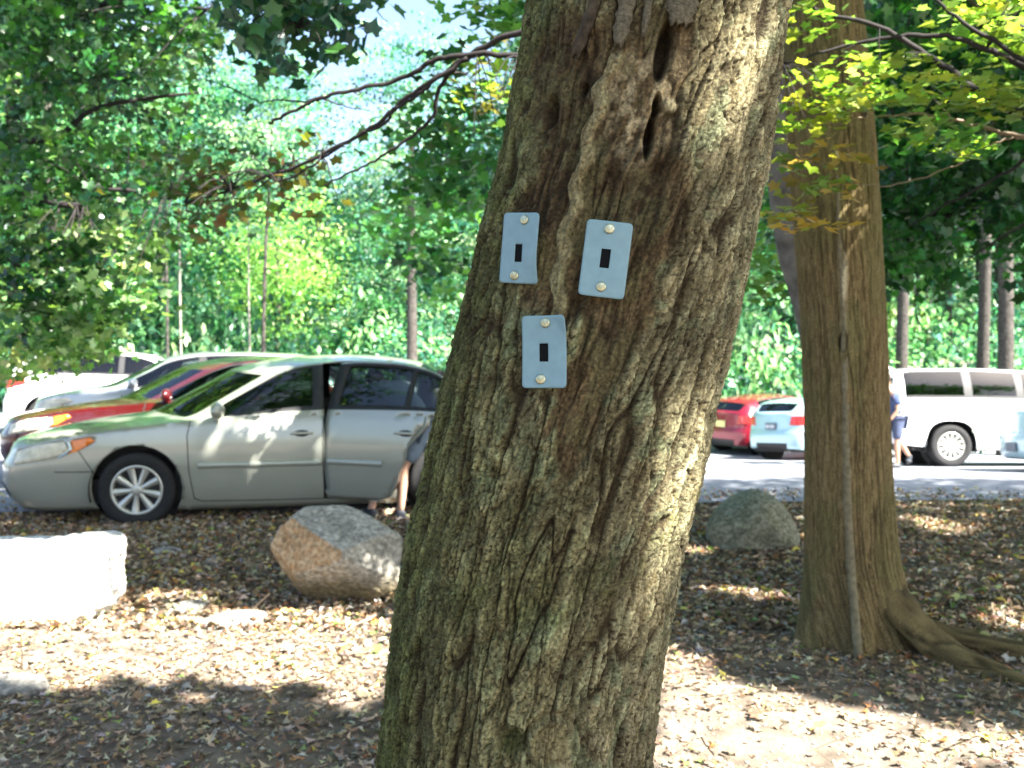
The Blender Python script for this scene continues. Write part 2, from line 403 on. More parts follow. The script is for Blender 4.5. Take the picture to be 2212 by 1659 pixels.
    col = mixc(col, C((.02, .014, .01)), np.clip(cav*1.3, 0, 1)*.8)
    col = mixc(col, C((.17, .135, .085)), (1-sm(30, 56, rd))*.35)
    col = mixc(col, C((.045, .055, .02)), ell(X, Y, 1108, 1608, 26, 30, 0, .5)*.8)
    spk = .55+.9*fbm(u/.0035, v/.0055, 171, 2); col = col*(1+(spk-1)*.7)[..., None]
    return H, col*np.array((1.10, 1.07, .80))*(.9+.3*rough)[..., None]
def bark_right(u, v, X, Y, al):
    w1 = fbm(u*6, v*1.6, 1)-.5
    us = u+.03*w1
    flow = sm(1150, 1400, Y)
    us = us-flow*(Y-1150)*.0004
    line = np.abs(2*fbm(us/.028, v/.9, 21, 3)-1); line2 = np.abs(2*fbm(us/.016+5, v/.30, 23, 3)-1)
    fi = 1-sm(0, .10, line); fi2 = (1-sm(0, .16, line2))*.55
    g1, g2, gid = worley(us/.014, v/.06, 8)
    rough = fbm(us/.008, v/.03, 33, 3)-.5
    H = -.0075*np.maximum(fi, fi2)+.004*(gid-.5)+.005*rough+.012*(fbm(u*5, v*1.2, 35)-.5)
    kn = ell(X, Y, 1820, 738, 9, 20, 5, .5); H = H+.02*ell(X, Y, 1821, 742, 18, 32, 0, .7)-.03*kn
    H = H+.018*np.exp(-((X-(1822+(Y-600)*.02))/14)**2)*sm(380, 500, Y)
    n = u.shape
    def C(a): return np.array(a)[None, :]*np.ones(n)[..., None]
    def mixc(a, b, t): return a+(b-a)*t[..., None]
    col = mixc(C((.135, .10, .055)), C((.25, .195, .115)), np.clip(.6*gid+rough*1.2+.2, 0, 1))
    col = mixc(col, C((.12, .13, .06)), .4*sm(.45, .6, fbm(u*9, v*3, 41)))
    col = mixc(col, C((.03, .022, .014)), np.clip(np.maximum(fi, fi2), 0, 1)*.65)
    col = mixc(col, C((.34, .32, .28)), np.clip(ell(X, Y, 1822, 600, 7, 45, 2, .7)+.5*ell(X, Y, 1823, 690, 6, 60, 2, .8), 0, 1)*.8)
    col = mixc(col, C((.02, .015, .01)), kn)
    return H, col*np.array((.98, .93, .74))
def make_trunk(name, ax, zs, nfront, nback, fn, flare=None):
    a1 = np.linspace(-R(104), R(104), nfront); a2 = np.linspace(R(104), 2*math.pi-R(104), nback+2)[1:-1]
    al = np.concatenate([a1, a2]); n = len(al); A, Z = np.meshgrid(al, zs)
    r = ax.rad(Z)
    if flare is not None: r = r*(1+flare(A, Z))
    cx = ax.cx(Z)
    # al=0 faces the camera (-y); positive is to the right
    nx_, ny_ = np.sin(A), -np.cos(A)
    P = np.stack([cx+r*nx_, ax.Y0+r*ny_, Z], -1)
    X, Y = project(P)
    Aw = np.where(A > math.pi, A-2*math.pi, A)
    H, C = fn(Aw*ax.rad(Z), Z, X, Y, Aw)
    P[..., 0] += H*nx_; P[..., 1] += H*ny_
    m = len(zs)
    i = (np.arange(m-1)[:, None]*n+np.arange(n)[None]); j = np.roll(i, -1, 1)
    F = np.stack([i, j, j+n, i+n], -1).reshape(-1, 4)
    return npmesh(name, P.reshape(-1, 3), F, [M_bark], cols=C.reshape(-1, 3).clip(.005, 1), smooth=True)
big = empty('oak_tree', (float(main.cx(0)), main.Y0, 0), 0, 'big leaning tree in front, its rough mossy trunk carrying three pale blue plates', 'tree')
zs = np.unique(np.concatenate([np.linspace(-.08, .92, 80), np.linspace(.92, 2.33, 880), np.linspace(2.33, 6.4, 90)]))
fl1 = lambda A, Z: .12*np.cos(A*3+1)*np.exp(-Z/.15)+.25*np.exp(-Z/.12)
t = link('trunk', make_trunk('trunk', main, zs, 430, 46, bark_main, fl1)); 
def parent_keep(o, p):
    o.parent = p; o.matrix_parent_inverse = Matrix.Translation(p.location).inverted() if p.rotation_euler.z == 0 else (Matrix.Translation(p.location) @ Euler(p.rotation_euler).to_matrix().to_4x4()).inverted()
parent_keep(t, big)
# limbs above the frame
mb = MB()
for k, (dx, dy) in enumerate([(1.2, .4), (-.9, 1.1), (.3, -1.4), (2.2, -1.2), (-1.6, -.6)]):
    z0 = 5.0+.3*k; x0 = float(main.cx(z0))
    mb.tube([(x0, 1.68, z0), (x0+dx*.5, 1.68+dy*.5, z0+.9), (x0+dx*1.3, 1.68+dy*1.3, z0+2.2), (x0+dx*1.9, 1.68+dy*1.9, z0+3.6)], .11, .03, 8, 4, .02)
o = mb.build('limb', M_bark2); parent_keep(o, big)
# loose bark plates hanging at the top of the wound
def flap(xd, yd, w, h, rot=8, off=.013, th=.006, seed=0):
    nu, nv = 9, 15; V = []; c, s = math.cos(R(rot)), math.sin(R(rot)); Vb = []
    r_ = random.Random(seed); wl = [r_.uniform(.75, 1.05) for _ in range(nv)]; wr = [r_.uniform(.75, 1.05) for _ in range(nv)]
    hb = [r_.uniform(.78, 1.05) for _ in range(nu)]
    for j in range(nv):
        for i in range(nu):
            a = -1+2*i/(nu-1); b = -1+2*j/(nv-1)
            x = a*w/2*(wl[j] if a < 0 else wr[j])*(1-.45*max(0, b)**2.5); y = b*h/2*(hb[i] if b > 0 else 1)
            p, n = main.hit(xd+x*c-y*s, yd+x*s+y*c)
            e = off+.004*max(0, b)+.003*(fbm(np.array([a*2.]), np.array([b*3.]), seed)[0]-.5)-.005*(abs(a)**4)-.004*max(0, b)**4
            V.append(p+n*e); Vb.append(p+n*(e-th))
    F = []
    for j in range(nv-1):
        for i in range(nu-1):
            q = j*nu+i; F.append((q, q+nu, q+nu+1, q+1))
    N = len(V); F2 = [tuple(reversed([v+N for v in f])) for f in F]
    rim = [i for i in range(nu)]+[j*nu+nu-1 for j in range(1, nv)]+[(nv-1)*nu+i for i in range(nu-2, -1, -1)]+[j*nu for j in range(nv-2, 0, -1)]
    F3 = [(rim[k], rim[(k+1) % len(rim)], rim[(k+1) % len(rim)]+N, rim[k]+N) for k in range(len(rim))]
    return V+Vb, F+F2+F3
M_flap = mat('loose_bark', (.16, .14, .095), .9, var=.45, vscale=220, bump=1.0, bscale=200, spec=.2)
M_flap2 = mat('loose_bark_brown', (.085, .065, .045), .9, var=.5, vscale=70, bump=1.0, bscale=200, spec=.2)
for k, (x, y, w, h, rt, br) in enumerate([(1350, 35, 40, 140, 9, 0), (1398, 30, 18, 110, 10, 0), (1476, 5, 70, 110, 12, 0), (1270, 55, 26, 150, 18, 1)]):
    V, F = flap(x, y, w, h, rt, .010 if k < 4 else .005, .005, k+3)
    o = link('bark_plate', pymesh('bark_plate', V, F, [M_flap2 if br else M_flap])); parent_keep(o, big)

# ------------------------------------------------------------ three trail markers
M_plate = mat('marker_paint', (.18, .30, .345), .55, var=.07, vscale=60, spec=.4, bump=.05, bscale=150)
M_black = mat('marker_black', (.006, .007, .008), .9, spec=.1)
M_nail = mat('nail_metal', (.42, .43, .30), .38, metal=.85, var=.35, vscale=300)
def marker(cx, cy, wm, hm, tilt, hole, nails, bend, label, dog=False, off=.011):
    p, n = main.hit(cx, cy, off)
    root = empty('trail_marker', p, 0, label, 'trail marker', 'light switch plates nailed to the leaning trunk')
    n = (n+Vector((0, 0, .02))).normalized()
    upv = Vector((0, 0, 1)); xr = upv.cross(n).normalized(); yu = n.cross(xr).normalized()
    c, s = math.cos(R(tilt)), math.sin(R(tilt))
    ax_ = xr*c-yu*s; ay_ = xr*s+yu*c
    M3 = Matrix((ax_, ay_, n)).transposed(); root.rotation_euler = M3.to_euler()
    nu, nv = 22, 34; rc = .006
    def z_of(x, y):
        a = x/(wm/2); b = y/(hm/2)
        z = bend[0]*a*a+bend[1]*max(0, a)*max(0, -b)**2+bend[2]*b*b+bend[3]*max(0, a)**2*max(0, b)
        if dog: z += .010*max(0, (a+b)-1.35)
        return z+.0006*math.sin(a*3+b*2)
    def xy(a, b):
        x = a*wm/2; y = b*hm/2
        cxr = wm/2-rc; cyr = hm/2-rc
        # map the square to a rounded rectangle
        if abs(x) > cxr and abs(y) > cyr:
            dx = abs(x)-cxr; dy = abs(y)-cyr; m = max(dx, dy); l = math.hypot(dx, dy)
            if l > 0: dx, dy = dx*m/l, dy*m/l
            x = math.copysign(cxr+dx, x); y = math.copysign(cyr+dy, y)
        return x, y
    A = sorted(set([-1+2*i/(nu-1) for i in range(nu)]+[hole[0]-hole[2], hole[0]+hole[2]])); B = sorted(set([-1+2*j/(nv-1) for j in range(nv)]+[hole[1]-hole[3], hole[1]+hole[3]]))
    V = []; nA = len(A)
    for b in B:
        for a in A:
            x, y = xy(a, b); V.append((x, y, z_of(x, y)))
    F = []; 
    for j in range(len(B)-1):
        for i in range(nA-1):
            am = (A[i]+A[i+1])/2; bm_ = (B[j]+B[j+1])/2
            if abs(am-hole[0]) < hole[2] and abs(bm_-hole[1]) < hole[3]: continue
            q = j*nA+i; F.append((q, q+1, q+1+nA, q+nA))
    o = link('plate', pymesh('plate', V, F, [M_plate]), root); md = o.modifiers.new('s', 'SOLIDIFY'); md.thickness = .0014; md.offset = -1
    # dark backing seen through the switch slot
    x0, y0 = hole[0]*wm/2, hole[1]*hm/2; hw, hh = hole[2]*wm/2+.001, hole[3]*hm/2+.001
    z0 = z_of(x0, y0)-.0022
    link('slot_backing', MB().box((x0, y0, z0), (2*hw+.003, 2*hh+.003, .0012)).mesh('slot_backing', [M_black], False), root)
    for (nxp, nyp, tl) in nails:
        x1, y1 = nxp*wm/2, nyp*hm/2
        mb = MB().lathe([(0.0002, .0022), (.0055, .0021), (.0069, .0016), (.0073, .0006), (.0071, 0), (.0015, -.0002), (.0015, -.012), (0.0002, -.0125)], 20, 'z', (0, 0, 0))
        o = link('nail', mb.mesh('nail', [M_nail]), root); o.location = (x1, y1, z_of(x1, y1)+.0004); o.rotation_euler = (tl[0], tl[1], 0)
    return root
marker(1122, 536, .066, .104, 4, (-.05, -.14, .215, .25), [(.20, .80, (0, 0)), (-.18, -.78, (.1, .12))], (.0015, -.010, 0, 0), 'upper left pale blue plate on the leaning trunk, turned away round the bark', off=.012)
marker(1308, 560, .066, .1085, 7, (-.02, .02, .205, .25), [(.0, .80, (0, .1)), (-.04, -.73, (.05, 0))], (-.0008, -.003, .001, .001), 'widest facing pale blue plate, upper right of the three on the leaning trunk')
marker(1176, 760, .067, .1045, -1, (-.03, -.02, .205, .25), [(.08, .80, (0, -.1)), (-.17, -.76, (0, .2))], (.001, 0, .0025, .004), 'lowest pale blue plate on the leaning trunk, with a curled upper right corner', dog=True)

# ------------------------------------------------------------ the second tree, at right
rt = empty('maple_tree', (float(rtree.cx(.05)), rtree.Y0, .06), 0, 'straight brown tree trunk behind yellow leaves right of the leaning trunk, with spreading roots', 'tree')
zs = np.unique(np.concatenate([np.linspace(-.1, 3.6, 560), np.linspace(3.6, 9, 50)]))
def fl2(A, Z):
    zz = np.clip(Z, 0, 9)
    lob = .42*np.exp(-((A-R(60))/.5)**2)+.16*np.exp(-((A+R(62))/.3)**2)+.06*np.cos(A*5)-.30*np.exp(-((A-R(8))/.20)**2)
    return lob*np.exp(-zz/.17)*np.clip(1.5-zz, 0, 1)+.10*np.exp(-zz/.30)
o = link('trunk', make_trunk('trunk', rtree, zs, 210, 30, bark_right, fl2)); parent_keep(o, rt)
def root_mesh(pts, r0, r1, seed=0, flat=.75, seg=26, n=14):
    path = smoothpath(pts, n); V = []; k = len(path)
    for i, p in enumerate(path):
        t_ = (path[min(i+1, k-1)]-path[max(i-1, 0)]).normalized(); a = t_.cross(Vector((0, 0, 1))).normalized(); b = a.cross(t_)
        r = r0+(r1-r0)*(i/(k-1))**.7
        for s_ in range(seg):
            th = 2*math.pi*s_/seg
            V.append((p.x+0, p.y, p.z)); 
            q = p+(a*math.cos(th)+b*math.sin(th)*flat)*r; V[-1] = (q.x, q.y, q.z)
    V = np.array(V).reshape(k, seg, 3); C_ = np.array([tuple(p) for p in path])[:, None, :]
    U, T = np.meshgrid(np.arange(seg)/seg, np.arange(k)/k*3)
    ln = np.abs(2*fbm(U*9, T*1.2, 21+seed, 3)-1); h = -.20*(1-sm(0, .25, ln))+.18*(fbm(U*5, T*2, seed)-.5)
    V = C_+(V-C_)*(1+h[..., None])
    c1 = np.array((.10, .078, .045)); c2 = np.array((.20, .16, .095)); cc = c1+(c2-c1)*np.clip(fbm(U*14, T*5, 7+seed)*1.4-.2, 0, 1)[..., None]
    cc = cc*(.35+.65*sm(0, .2, ln))[..., None]
    i = (np.arange(k-1)[:, None]*seg+np.arange(seg)[None]); j = (i//seg)*seg+(i+1) % seg
    F = np.stack([i, j, j+seg, i+seg], -1).reshape(-1, 4)
    return npmesh('root', V.reshape(-1, 3), F, [M_bark], cols=cc.reshape(-1, 3)*np.array((1.05, .97, .74)), smooth=True)
def gz(x, y, d=0): return (x, y, float(zg(x, y))+d)
bx = float(rtree.cx(.3)); by = 5.5
for k, (pts, r0, r1) in enumerate([
    ([(bx-.02, by-.0, .66), (bx+.12, by-.10, .34), (bx+.24, by-.24, .13), (bx+.36, by-.40, .03), gz(bx+.48, by-.58, .0), gz(bx+.58, by-.78, -.02), gz(bx+.66, by-.96, -.05)], .19, .06),
    ([(bx-.02, by+.03, .55), (bx+.14, by-.0, .28), (bx+.29, by-.05, .12), gz(bx+.48, by-.12, .03), gz(bx+.82, by-.36, .02), gz(bx+1.25, by-.62, -.01)], .16, .06),
    ([(bx-.10, by-.06, .28), (bx-.18, by-.14, .12), gz(bx-.23, by-.20, -.02), gz(bx-.25, by-.30, -.06)], .11, .04)]):
    o = link('root', root_mesh(pts, r0, r1, k)); parent_keep(o, rt)
M_vine = mat('vine_bark', (.17, .145, .09), .85, var=.3, vscale=40, bump=.5, bscale=90, spec=.2)
mb = MB(); pts = []
for (xd, yd) in [(1808, 380), (1814, 520), (1822, 700), (1826, 900), (1831, 1080), (1835, 1220), (1840, 1330), (1838, 1408)]:
    p, n_ = rtree.hit(xd, yd, .004); pts.append(p)
pts[-1] = Vector((pts[-1].x, pts[-1].y-.10, .0)); pts[-2].y -= .06; pts[-3].y -= .02
pp = smoothpath(pts, 8, .0035); V, F = tube(pp, [(.008+.017*min(1, i/(len(pp)*.62)))*random.uniform(.88, 1.1) for i in range(len(pp))], 12)
vi = link('vine', MB().add(V, F).mesh('vine', [M_vine])); tag(vi, 'smooth pale vine stem climbing the front of the straight brown trunk', 'vine')
mb = MB(); mb.tube([WD(1800, 1290, 6.6), WD(1800, 900, 6.6), WD(1768, 680, 6.6), WD(1722, 520, 6.6), WD(1695, 330, 6.6), WD(1668, 100, 6.6), WD(1650, -300, 6.6)], .16, .12, 20, 6, .004)
st = link('maple_tree', mb.mesh('trunk2', [mat('bark_grey', (.17, .155, .14), .9, var=.4, vscale=9, bump=.8, bscale=30, spec=.2)])); tag(st, 'slim grey trunk just behind the left side of the straight brown trunk', 'tree')
# ------------------------------------------------------------ cars
def sint(pts, s=.04, n=700):
    x = np.array([p[0] for p in pts], float); y = np.array([p[1] for p in pts], float)
    g = np.linspace(x[0]-.4, x[-1]+.4, n); v = np.interp(g, x, y)
    if s > 0:
        dx = g[1]-g[0]; k = np.exp(-.5*(np.arange(-int(4*s/dx), int(4*s/dx)+1)*dx/s)**2); k /= k.sum()
        pad = len(k)//2; v = np.convolve(np.pad(v, pad, 'edge'), k, 'valid')
    return lambda q: np.interp(q, g, v)
def paint(name, col, metal=.5, rough=.32):
    m = mat(name, col, rough, metal, coat=1.0, var=.04, vscale=3); return m
M_rub = mat('tyre_rubber', (.013, .013, .014), .85, var=.3, vscale=30, bump=.3, bscale=120)
M_dark = mat('dark_trim', (.015, .015, .016), .6)
M_int = mat('car_interior', (.055, .052, .048), .85)
M_rim = mat('wheel_silver', (.52, .52, .48), .35, metal=.6)
M_chrome = mat('chrome', (.7, .7, .7), .15, metal=1)
M_glass = glassmat('window_glass', (.30, .36, .34))
M_glassd = glassmat('tinted_glass', (.06, .07, .09))
M_ws = glassmat('windscreen_glass', (.40, .50, .44))
M_lens = mat('headlight_lens', (.62, .58, .44), .12, coat=1, var=.25, vscale=14)
M_lensc = mat('clear_lens', (.45, .52, .52), .1, coat=1, metal=.5)
M_amber = mat('amber_lens', (.80, .20, .02), .2, coat=1)
M_red = mat('tail_lens', (.55, .02, .02), .2, coat=1)
M_platey = mat('yellow_plate', (.75, .70, .28), .5); M_plated = mat('dark_plate', (.10, .12, .16), .5); M_platew = mat('pale_plate_mark', (.7, .72, .74), .5)

class Body:
    def __init__(s, p):
        s.p = p; pl = [Vector((a, b, 0)) for a, b in p['plan']]
        path = smoothpath(pl, 16); s.px = np.array([q.x for q in path]); s.py = np.array([max(q.y, 0) for q in path])
        d = np.hypot(np.diff(s.px), np.diff(s.py)); s.U = np.concatenate([[0], np.cumsum(d)]); s.Ut = s.U[-1]
        s.zb = sint(p['zb']); s.zc = sint(p['zc'], p.get('sc', .04)); s.yk = sint(p['yk'], .06); s.zk = sint(p['zk'], p.get('sk', .05)); s.bot = sint(p['bot'], .03)
        s.sk = sint(p.get('skew', [(0, 0), (5, 0)]), .08); s.off = sint(p['off'], .02); s.offf = sint(p['offf'], .02); s.offr = sint(p.get('offr', p['off']), .02)
    def plan(s, u):
        x = np.interp(u, s.U, s.px); y = np.interp(u, s.U, s.py); e = .02
        tx = np.interp(u+e, s.U, s.px)-np.interp(u-e, s.U, s.px); ty = np.interp(u+e, s.U, s.py)-np.interp(u-e, s.U, s.py)
        l = np.hypot(tx, ty)+1e-9; return x, y, -ty/l, tx/l      # outward normal
    def uofx(s, x, side=True):
        i0 = np.argmax(s.py); return np.interp(x, s.px[5:], s.U[5:])
    def low(s, u, z):
        x, y, nx, ny = s.plan(u)
        f = np.clip(-nx, 0, 1)**1.5; b = np.clip(nx, 0, 1)**1.5; q = 1-f-b
        o = s.off(z)*q+s.offf(z)*f+s.offr(z)*b
        return x-nx*o, np.maximum(y-ny*o, 0), z
    def belt(s, u):
        x, y, nx, ny = s.plan(u); return s.low(u, s.zb(x))
    def up(s, u, t):
        xb, yb, zb = s.belt(u); L = s.p['L']
        zc = np.maximum(s.zc(xb), zb); ykf = s.yk(xb); yk = yb*ykf
        zk = zb+(zc-zb)*s.zk(xb)
        t0 = .4
        a = np.clip(t/t0, 0, 1); b = np.clip((t-t0)/(1-t0), 0, 1)
        sk = s.sk(xb); xs_ = xb-sk*np.sin(b*np.pi/2); zc = np.maximum(s.zc(xb-sk), np.minimum(zk, zc))
        bul = 1+.10*np.sin(a*np.pi)*.3
        y1 = yb+(yk-yb)*a*(1) ; z1 = zb+(zk-zb)*np.minimum(a*1.0, 1)
        # gentle outward bow of the side glass
        y1 = y1+.03*np.sin(a*np.pi)*np.clip((zc-zb)*3, 0, 1)
        y2 = yk*(1-b); z2 = zk+(zc-zk)*np.sin(np.minimum(b*1.0, 1)*np.pi/2)
        w = sm(.37, .43, t); y = y1*(1-w)+y2*w; z = z1*(1-w)+z2*w
        xo = xb.copy() if hasattr(xb, 'copy') else xb
        # the ends of the upper body bulge with the nose and tail
        return xs_+(0*t), np.maximum(y, 0), z
def inpoly(x, y, poly):
    c = False; n = len(poly)
    for i in range(n):
        x1, y1 = poly[i]; x2, y2 = poly[(i+1) % n]
        if (y1 > y) != (y2 > y) and x < (x2-x1)*(y-y1)/(y2-y1)+x1: c = not c
    return c
def cookie(bm, poly, lay, idx, only=None):
    xs_ = [p[0] for p in poly]; ys_ = [p[1] for p in poly]; m = .012
    x0, x1, y0, y1 = min(xs_)-m, max(xs_)+m, min(ys_)-m, max(ys_)+m
    def sel():
        out = []
        for f in bm.faces:
            fx = [v.co.x for v in f.verts]; fy = [v.co.y for v in f.verts]
            if max(fx) > x0 and min(fx) < x1 and max(fy) > y0 and min(fy) < y1: out.append(f)
        return out
    n = len(poly)
    for i in range(n):
        a = Vector((*poly[i], 0)); b = Vector((*poly[(i+1) % n], 0)); d = (b-a)
        if d.length < 1e-6: continue
        no = Vector((d.y, -d.x, 0)).normalized(); fs = sel()
        es = list({e for f in fs for e in f.edges}); vs = list({v for f in fs for v in f.verts})
        bmesh.ops.bisect_plane(bm, geom=vs+es+fs, plane_co=a, plane_no=no, dist=1e-5)
    for f in sel():
        c = f.calc_center_median()
        if inpoly(c.x, c.y, poly) and (only is None or f[lay] in only): f[lay] = idx

def make_wheel(parent, r, w, rim, spokes, side, detail=True):
    """wheel with its outer face towards local -y (side -1) or +y"""
    o = empty('wheel', (0, 0, 0)); o.parent = parent
    s = side; ty = MB()
    prof = [(rim, -.0), (rim+.01, .010), (r*.86, .018), (r*.95, .008), (r*.985, -.012), (r, -.035), (r, -w+.035), (r*.97, -w), (rim, -w)]
    ty.lathe([(a, b*s) for a, b in prof], 44)
    ty.build('tyre', M_rub, o)
    rm = MB(); rm.lathe([(a, b*s) for a, b in [(rim, .0), (rim-.008, .008), (rim-.024, .004), (rim-.030, -.02), (rim-.03, -.06)]], 40, mi=0)
    rm.lathe([(a, b*s) for a, b in [(.0005, .004), (.030, .004), (.045, .0), (.055, -.012), (.06, -.03)]], 24, mi=0)
    rm.lathe([(a, b*s) for a, b in [(.0005, -.055), (rim-.02, -.06)]], 24, mi=1)
    rm.build('hubcap', [M_rim, M_dark], o)
    for k in range(spokes):
        a = 2*math.pi*k/spokes+.15; V = []; n = 6
        for i in range(n):
            q = i/(n-1); rr = .045+(rim-.015-.045)*q; hw = (.018+.020*q*(1-.25*q))*(9/spokes)**.6*rim/.21; ht = .002-.012*math.sin(q*math.pi)*.5
            for (dx, dz) in ((-hw, -.018), (-hw*.75, 0), (hw*.75, 0), (hw, -.018)):
                px_, pz_ = rr, dx; V.append((px_*math.cos(a)-pz_*math.sin(a), (ht+dz)*s, px_*math.sin(a)+pz_*math.cos(a)))
        F = [(i*4+j, i*4+j+1, (i+1)*4+j+1, (i+1)*4+j) for i in range(n-1) for j in range(3)]
        link('spoke', pymesh('spoke', V, F, [M_rim]), o)
    return o

def make_car(kind, loc, yaw, col, label, cat, name, group=None, glass=None, open_door=False, plate=None, hero=False, liftgate=False, dark_parts=False):
    p = KINDS[kind]; B = Body(p); L = p['L']; glass = glass or M_glass
    c_, s_y = math.cos(yaw), math.sin(yaw); gzf = lambda lx, ly: float(zg(loc[0]+c_*lx-s_y*ly, loc[1]+s_y*lx+c_*ly))
    a0, a1 = p['axles']; z0_, z1_ = gzf(a0, 0), gzf(a1, 0); pit = math.atan((z1_-z0_)/(a1-a0)); rol = math.atan((gzf((a0+a1)/2, .8)-gzf((a0+a1)/2, -.8))/1.6)
    if hero: z0_ = z1_ = 0.0; pit = rol = 0.0
    root = empty(name, (loc[0], loc[1], z0_-math.tan(pit)*a0+.03), yaw, label, cat, group); root.rotation_euler = (rol, -pit, yaw)
    if hero: root.location.z = -.015
    wr = p['wr']; ax = p['axles']; zw = wr
    # ---- lower body cut in its unrolled sheet (perimeter, height)
    us = list(np.linspace(0, .9, 16))+list(np.linspace(.9, B.Ut-.9, 46))[1:-1]+list(np.linspace(B.Ut-.9, B.Ut, 16)); nz = 15
    bm = bmesh.new(); lay = bm.faces.layers.int.new('id')
    g = []
    for u in us:
        x = float(B.plan(np.array(u))[0]); z0 = float(B.bot(x)); z1 = float(B.zb(x)); 
        g.append([bm.verts.new((u, z0+(z1-z0)*j/nz, 0)) for j in range(nz+1)])
    for i in range(len(us)-1):
        for j in range(nz): bm.faces.new((g[i][j], g[i+1][j], g[i+1][j+1], g[i][j+1]))
    U = lambda x: float(B.uofx(x))
    for axx in ax:
        ra = p.get('ra', wr+.055); n = 22
        if p.get('square'): pts = [(U(axx)+ra*math.copysign(abs(math.cos(2*math.pi*k/n))**.75, math.cos(2*math.pi*k/n)), zw+.01+ra*math.copysign(abs(math.sin(2*math.pi*k/n))**.75, math.sin(2*math.pi*k/n))) for k in range(n)]
        else: pts = [(U(axx)+ra*math.cos(2*math.pi*k/n), zw+.01+ra*math.sin(2*math.pi*k/n)) for k in range(n)]
        cookie(bm, [(a, b) for a, b in pts], lay, 9)
        if hero:
            pts = [(U(axx)+(ra+.018)*math.cos(2*math.pi*k/n), zw+.01+(ra+.018)*math.sin(2*math.pi*k/n)) for k in range(n)]
    for idx, poly in p['cuts']:
        cookie(bm, [(a if idx >= 40 else U(a), b) for a, b in poly], lay, idx % 40, only=(0,))
    sw = .0045 if hero else .007
    def seam(line, idx=8):
        for (a, b) in zip(line[:-1], line[1:]):
            A = Vector((U(a[0]), a[1])); Bv = Vector((U(b[0]), b[1])); d = (Bv-A).normalized(); nn = Vector((-d.y, d.x))*sw; A = A-d*sw*.8; Bv = Bv+d*sw*.8
            cookie(bm, [tuple(A+nn), tuple(A-nn), tuple(Bv-nn), tuple(Bv+nn)], lay, idx, only=(0, 7))
    for li in p['seams']: seam(li)
    if open_door:
        cookie(bm, [(U(a), b) for a, b in p['rear_door']], lay, 7, only=(0,))
    groups = {}
    bm.verts.index_update()
    UV = np.array([(v.co.x, v.co.y) for v in bm.verts]); LX, LY, LZ = B.low(UV[:, 0], UV[:, 1]); LV = np.stack([LX, LY, LZ], -1)
    seamv = set()
    for f in bm.faces:
        groups.setdefault(f[lay], []).append([v.index for v in f.verts])
    bm.free()
    # ---- upper body
    uu = list(us)
    for xk in sorted(set(sum([list(a) for a in p['side_glass']], [])+list(p['ws'])+list(p['rg'])+([p['rd'][0], p['rd'][1]] if open_door else []))): uu.append(U(xk))
    uu += list(np.linspace(U(p['ws'][0]), U(p['ws'][1]), 14))+list(np.linspace(U(p['rg'][0]), U(p['rg'][1]), 14))
    uu = np.unique(np.round(uu, 4)); keep = [uu[0]]
    for q in uu[1:]:
        if q-keep[-1] > .002: keep.append(q)
    uu = np.array(keep); ts = np.array([0, .04, .075, .14, .2, .26, .32, .35, .37, .385, .4, .415, .43, .45, .475, .52, .6, .7, .8, .9, 1.0])
    UU, TT = np.meshgrid(uu, ts, indexing='ij'); X_, Y_, Z_ = B.up(UU, TT); UVv = np.stack([X_, Y_, Z_], -1).reshape(-1, 3); nt_ = len(ts)
    ug = {}
    for i in range(len(uu)-1):
        for j in range(nt_-1):
            xm = float(B.plan(np.array((uu[i]+uu[i+1])/2))[0]); tm = (ts[j]+ts[j+1])/2
            q = i*nt_+j; f = [q, q+nt_, q+nt_+1, q+1]; k = 0
            ing = any(a[0] < xm < a[1] for a in p['side_glass'])
            tall = float(B.zc(xm)-B.zb(xm)) > .10
            if tall and p['side_glass'][0][0] < xm < p['side_glass'][-1][1] and .04 < tm < .385:
                k = 2 if (ing and .075 < tm < .37) else 1
            if p['ws'][0] < xm < p['ws'][1] and tm > .475: k = 3
            if p['rg'][0] < xm < p['rg'][1] and tm > .475: k = 4
            if liftgate and xm > p['rg'][0]-.02 : k = 6 if (tm > .415) else k
            if open_door and p['rd'][0] < xm < p['rd'][1] and tm < .4: k = {0: 10, 1: 11, 2: 12}[k]
            ug.setdefault(k, []).append(f)
    def part(nm, facesL, facesU, mats, fmL=None, fmU=None, sides=(1, -1), parent=root, smooth=True, pivot=None, sep=False, offs=0.0):
        outs = []
        jobs = [(s_,) for s_ in sides] if sep else [tuple(sides)]
        for job in jobs:
            V = []; F = []; fm = []
            for s_ in job:
                for (VV, fl, mi) in ((LV, facesL, fmL), (UVv, facesU, fmU)):
                    if not fl: continue
                    used = sorted({i for f in fl for i in f}); mp = {u_: k+len(V) for k, u_ in enumerate(used)}
                    V += [(VV[i][0], VV[i][1]*s_, VV[i][2]) for i in used]
                    for n_, f in enumerate(fl):
                        # wind so that normals point outwards
                        g_ = [mp[i] for i in f]; F.append(g_ if s_ < 0 else g_[::-1]); fm.append(mi[n_] if mi else 0)
            if pivot is not None: V = [(a-pivot[0], b-pivot[1], c-pivot[2]) for a, b, c in V]
            me = pymesh(nm, V, F, mats, smooth, fm)
            bm2 = bmesh.new(); bm2.from_mesh(me); bmesh.ops.remove_doubles(bm2, verts=bm2.verts, dist=.0012); bm2.to_mesh(me); bm2.free()
            o = link(nm, me, parent)
            if pivot is not None: o.location = pivot
            outs.append(o)
        return outs
    # body: paint, dark seams and trims
    fl = []; fm = []
    for k, mi in ((0, 0), (8, 1), (5, 1)):
        fl += groups.get(k, []); fm += [mi]*len(groups.get(k, []))
    if not open_door: fl += groups.get(7, []); fm += [0]*len(groups.get(7, []))
    fu = ug.get(0, [])+ug.get(1, []); fmu = [0]*len(ug.get(0, []))+[1]*len(ug.get(1, []))
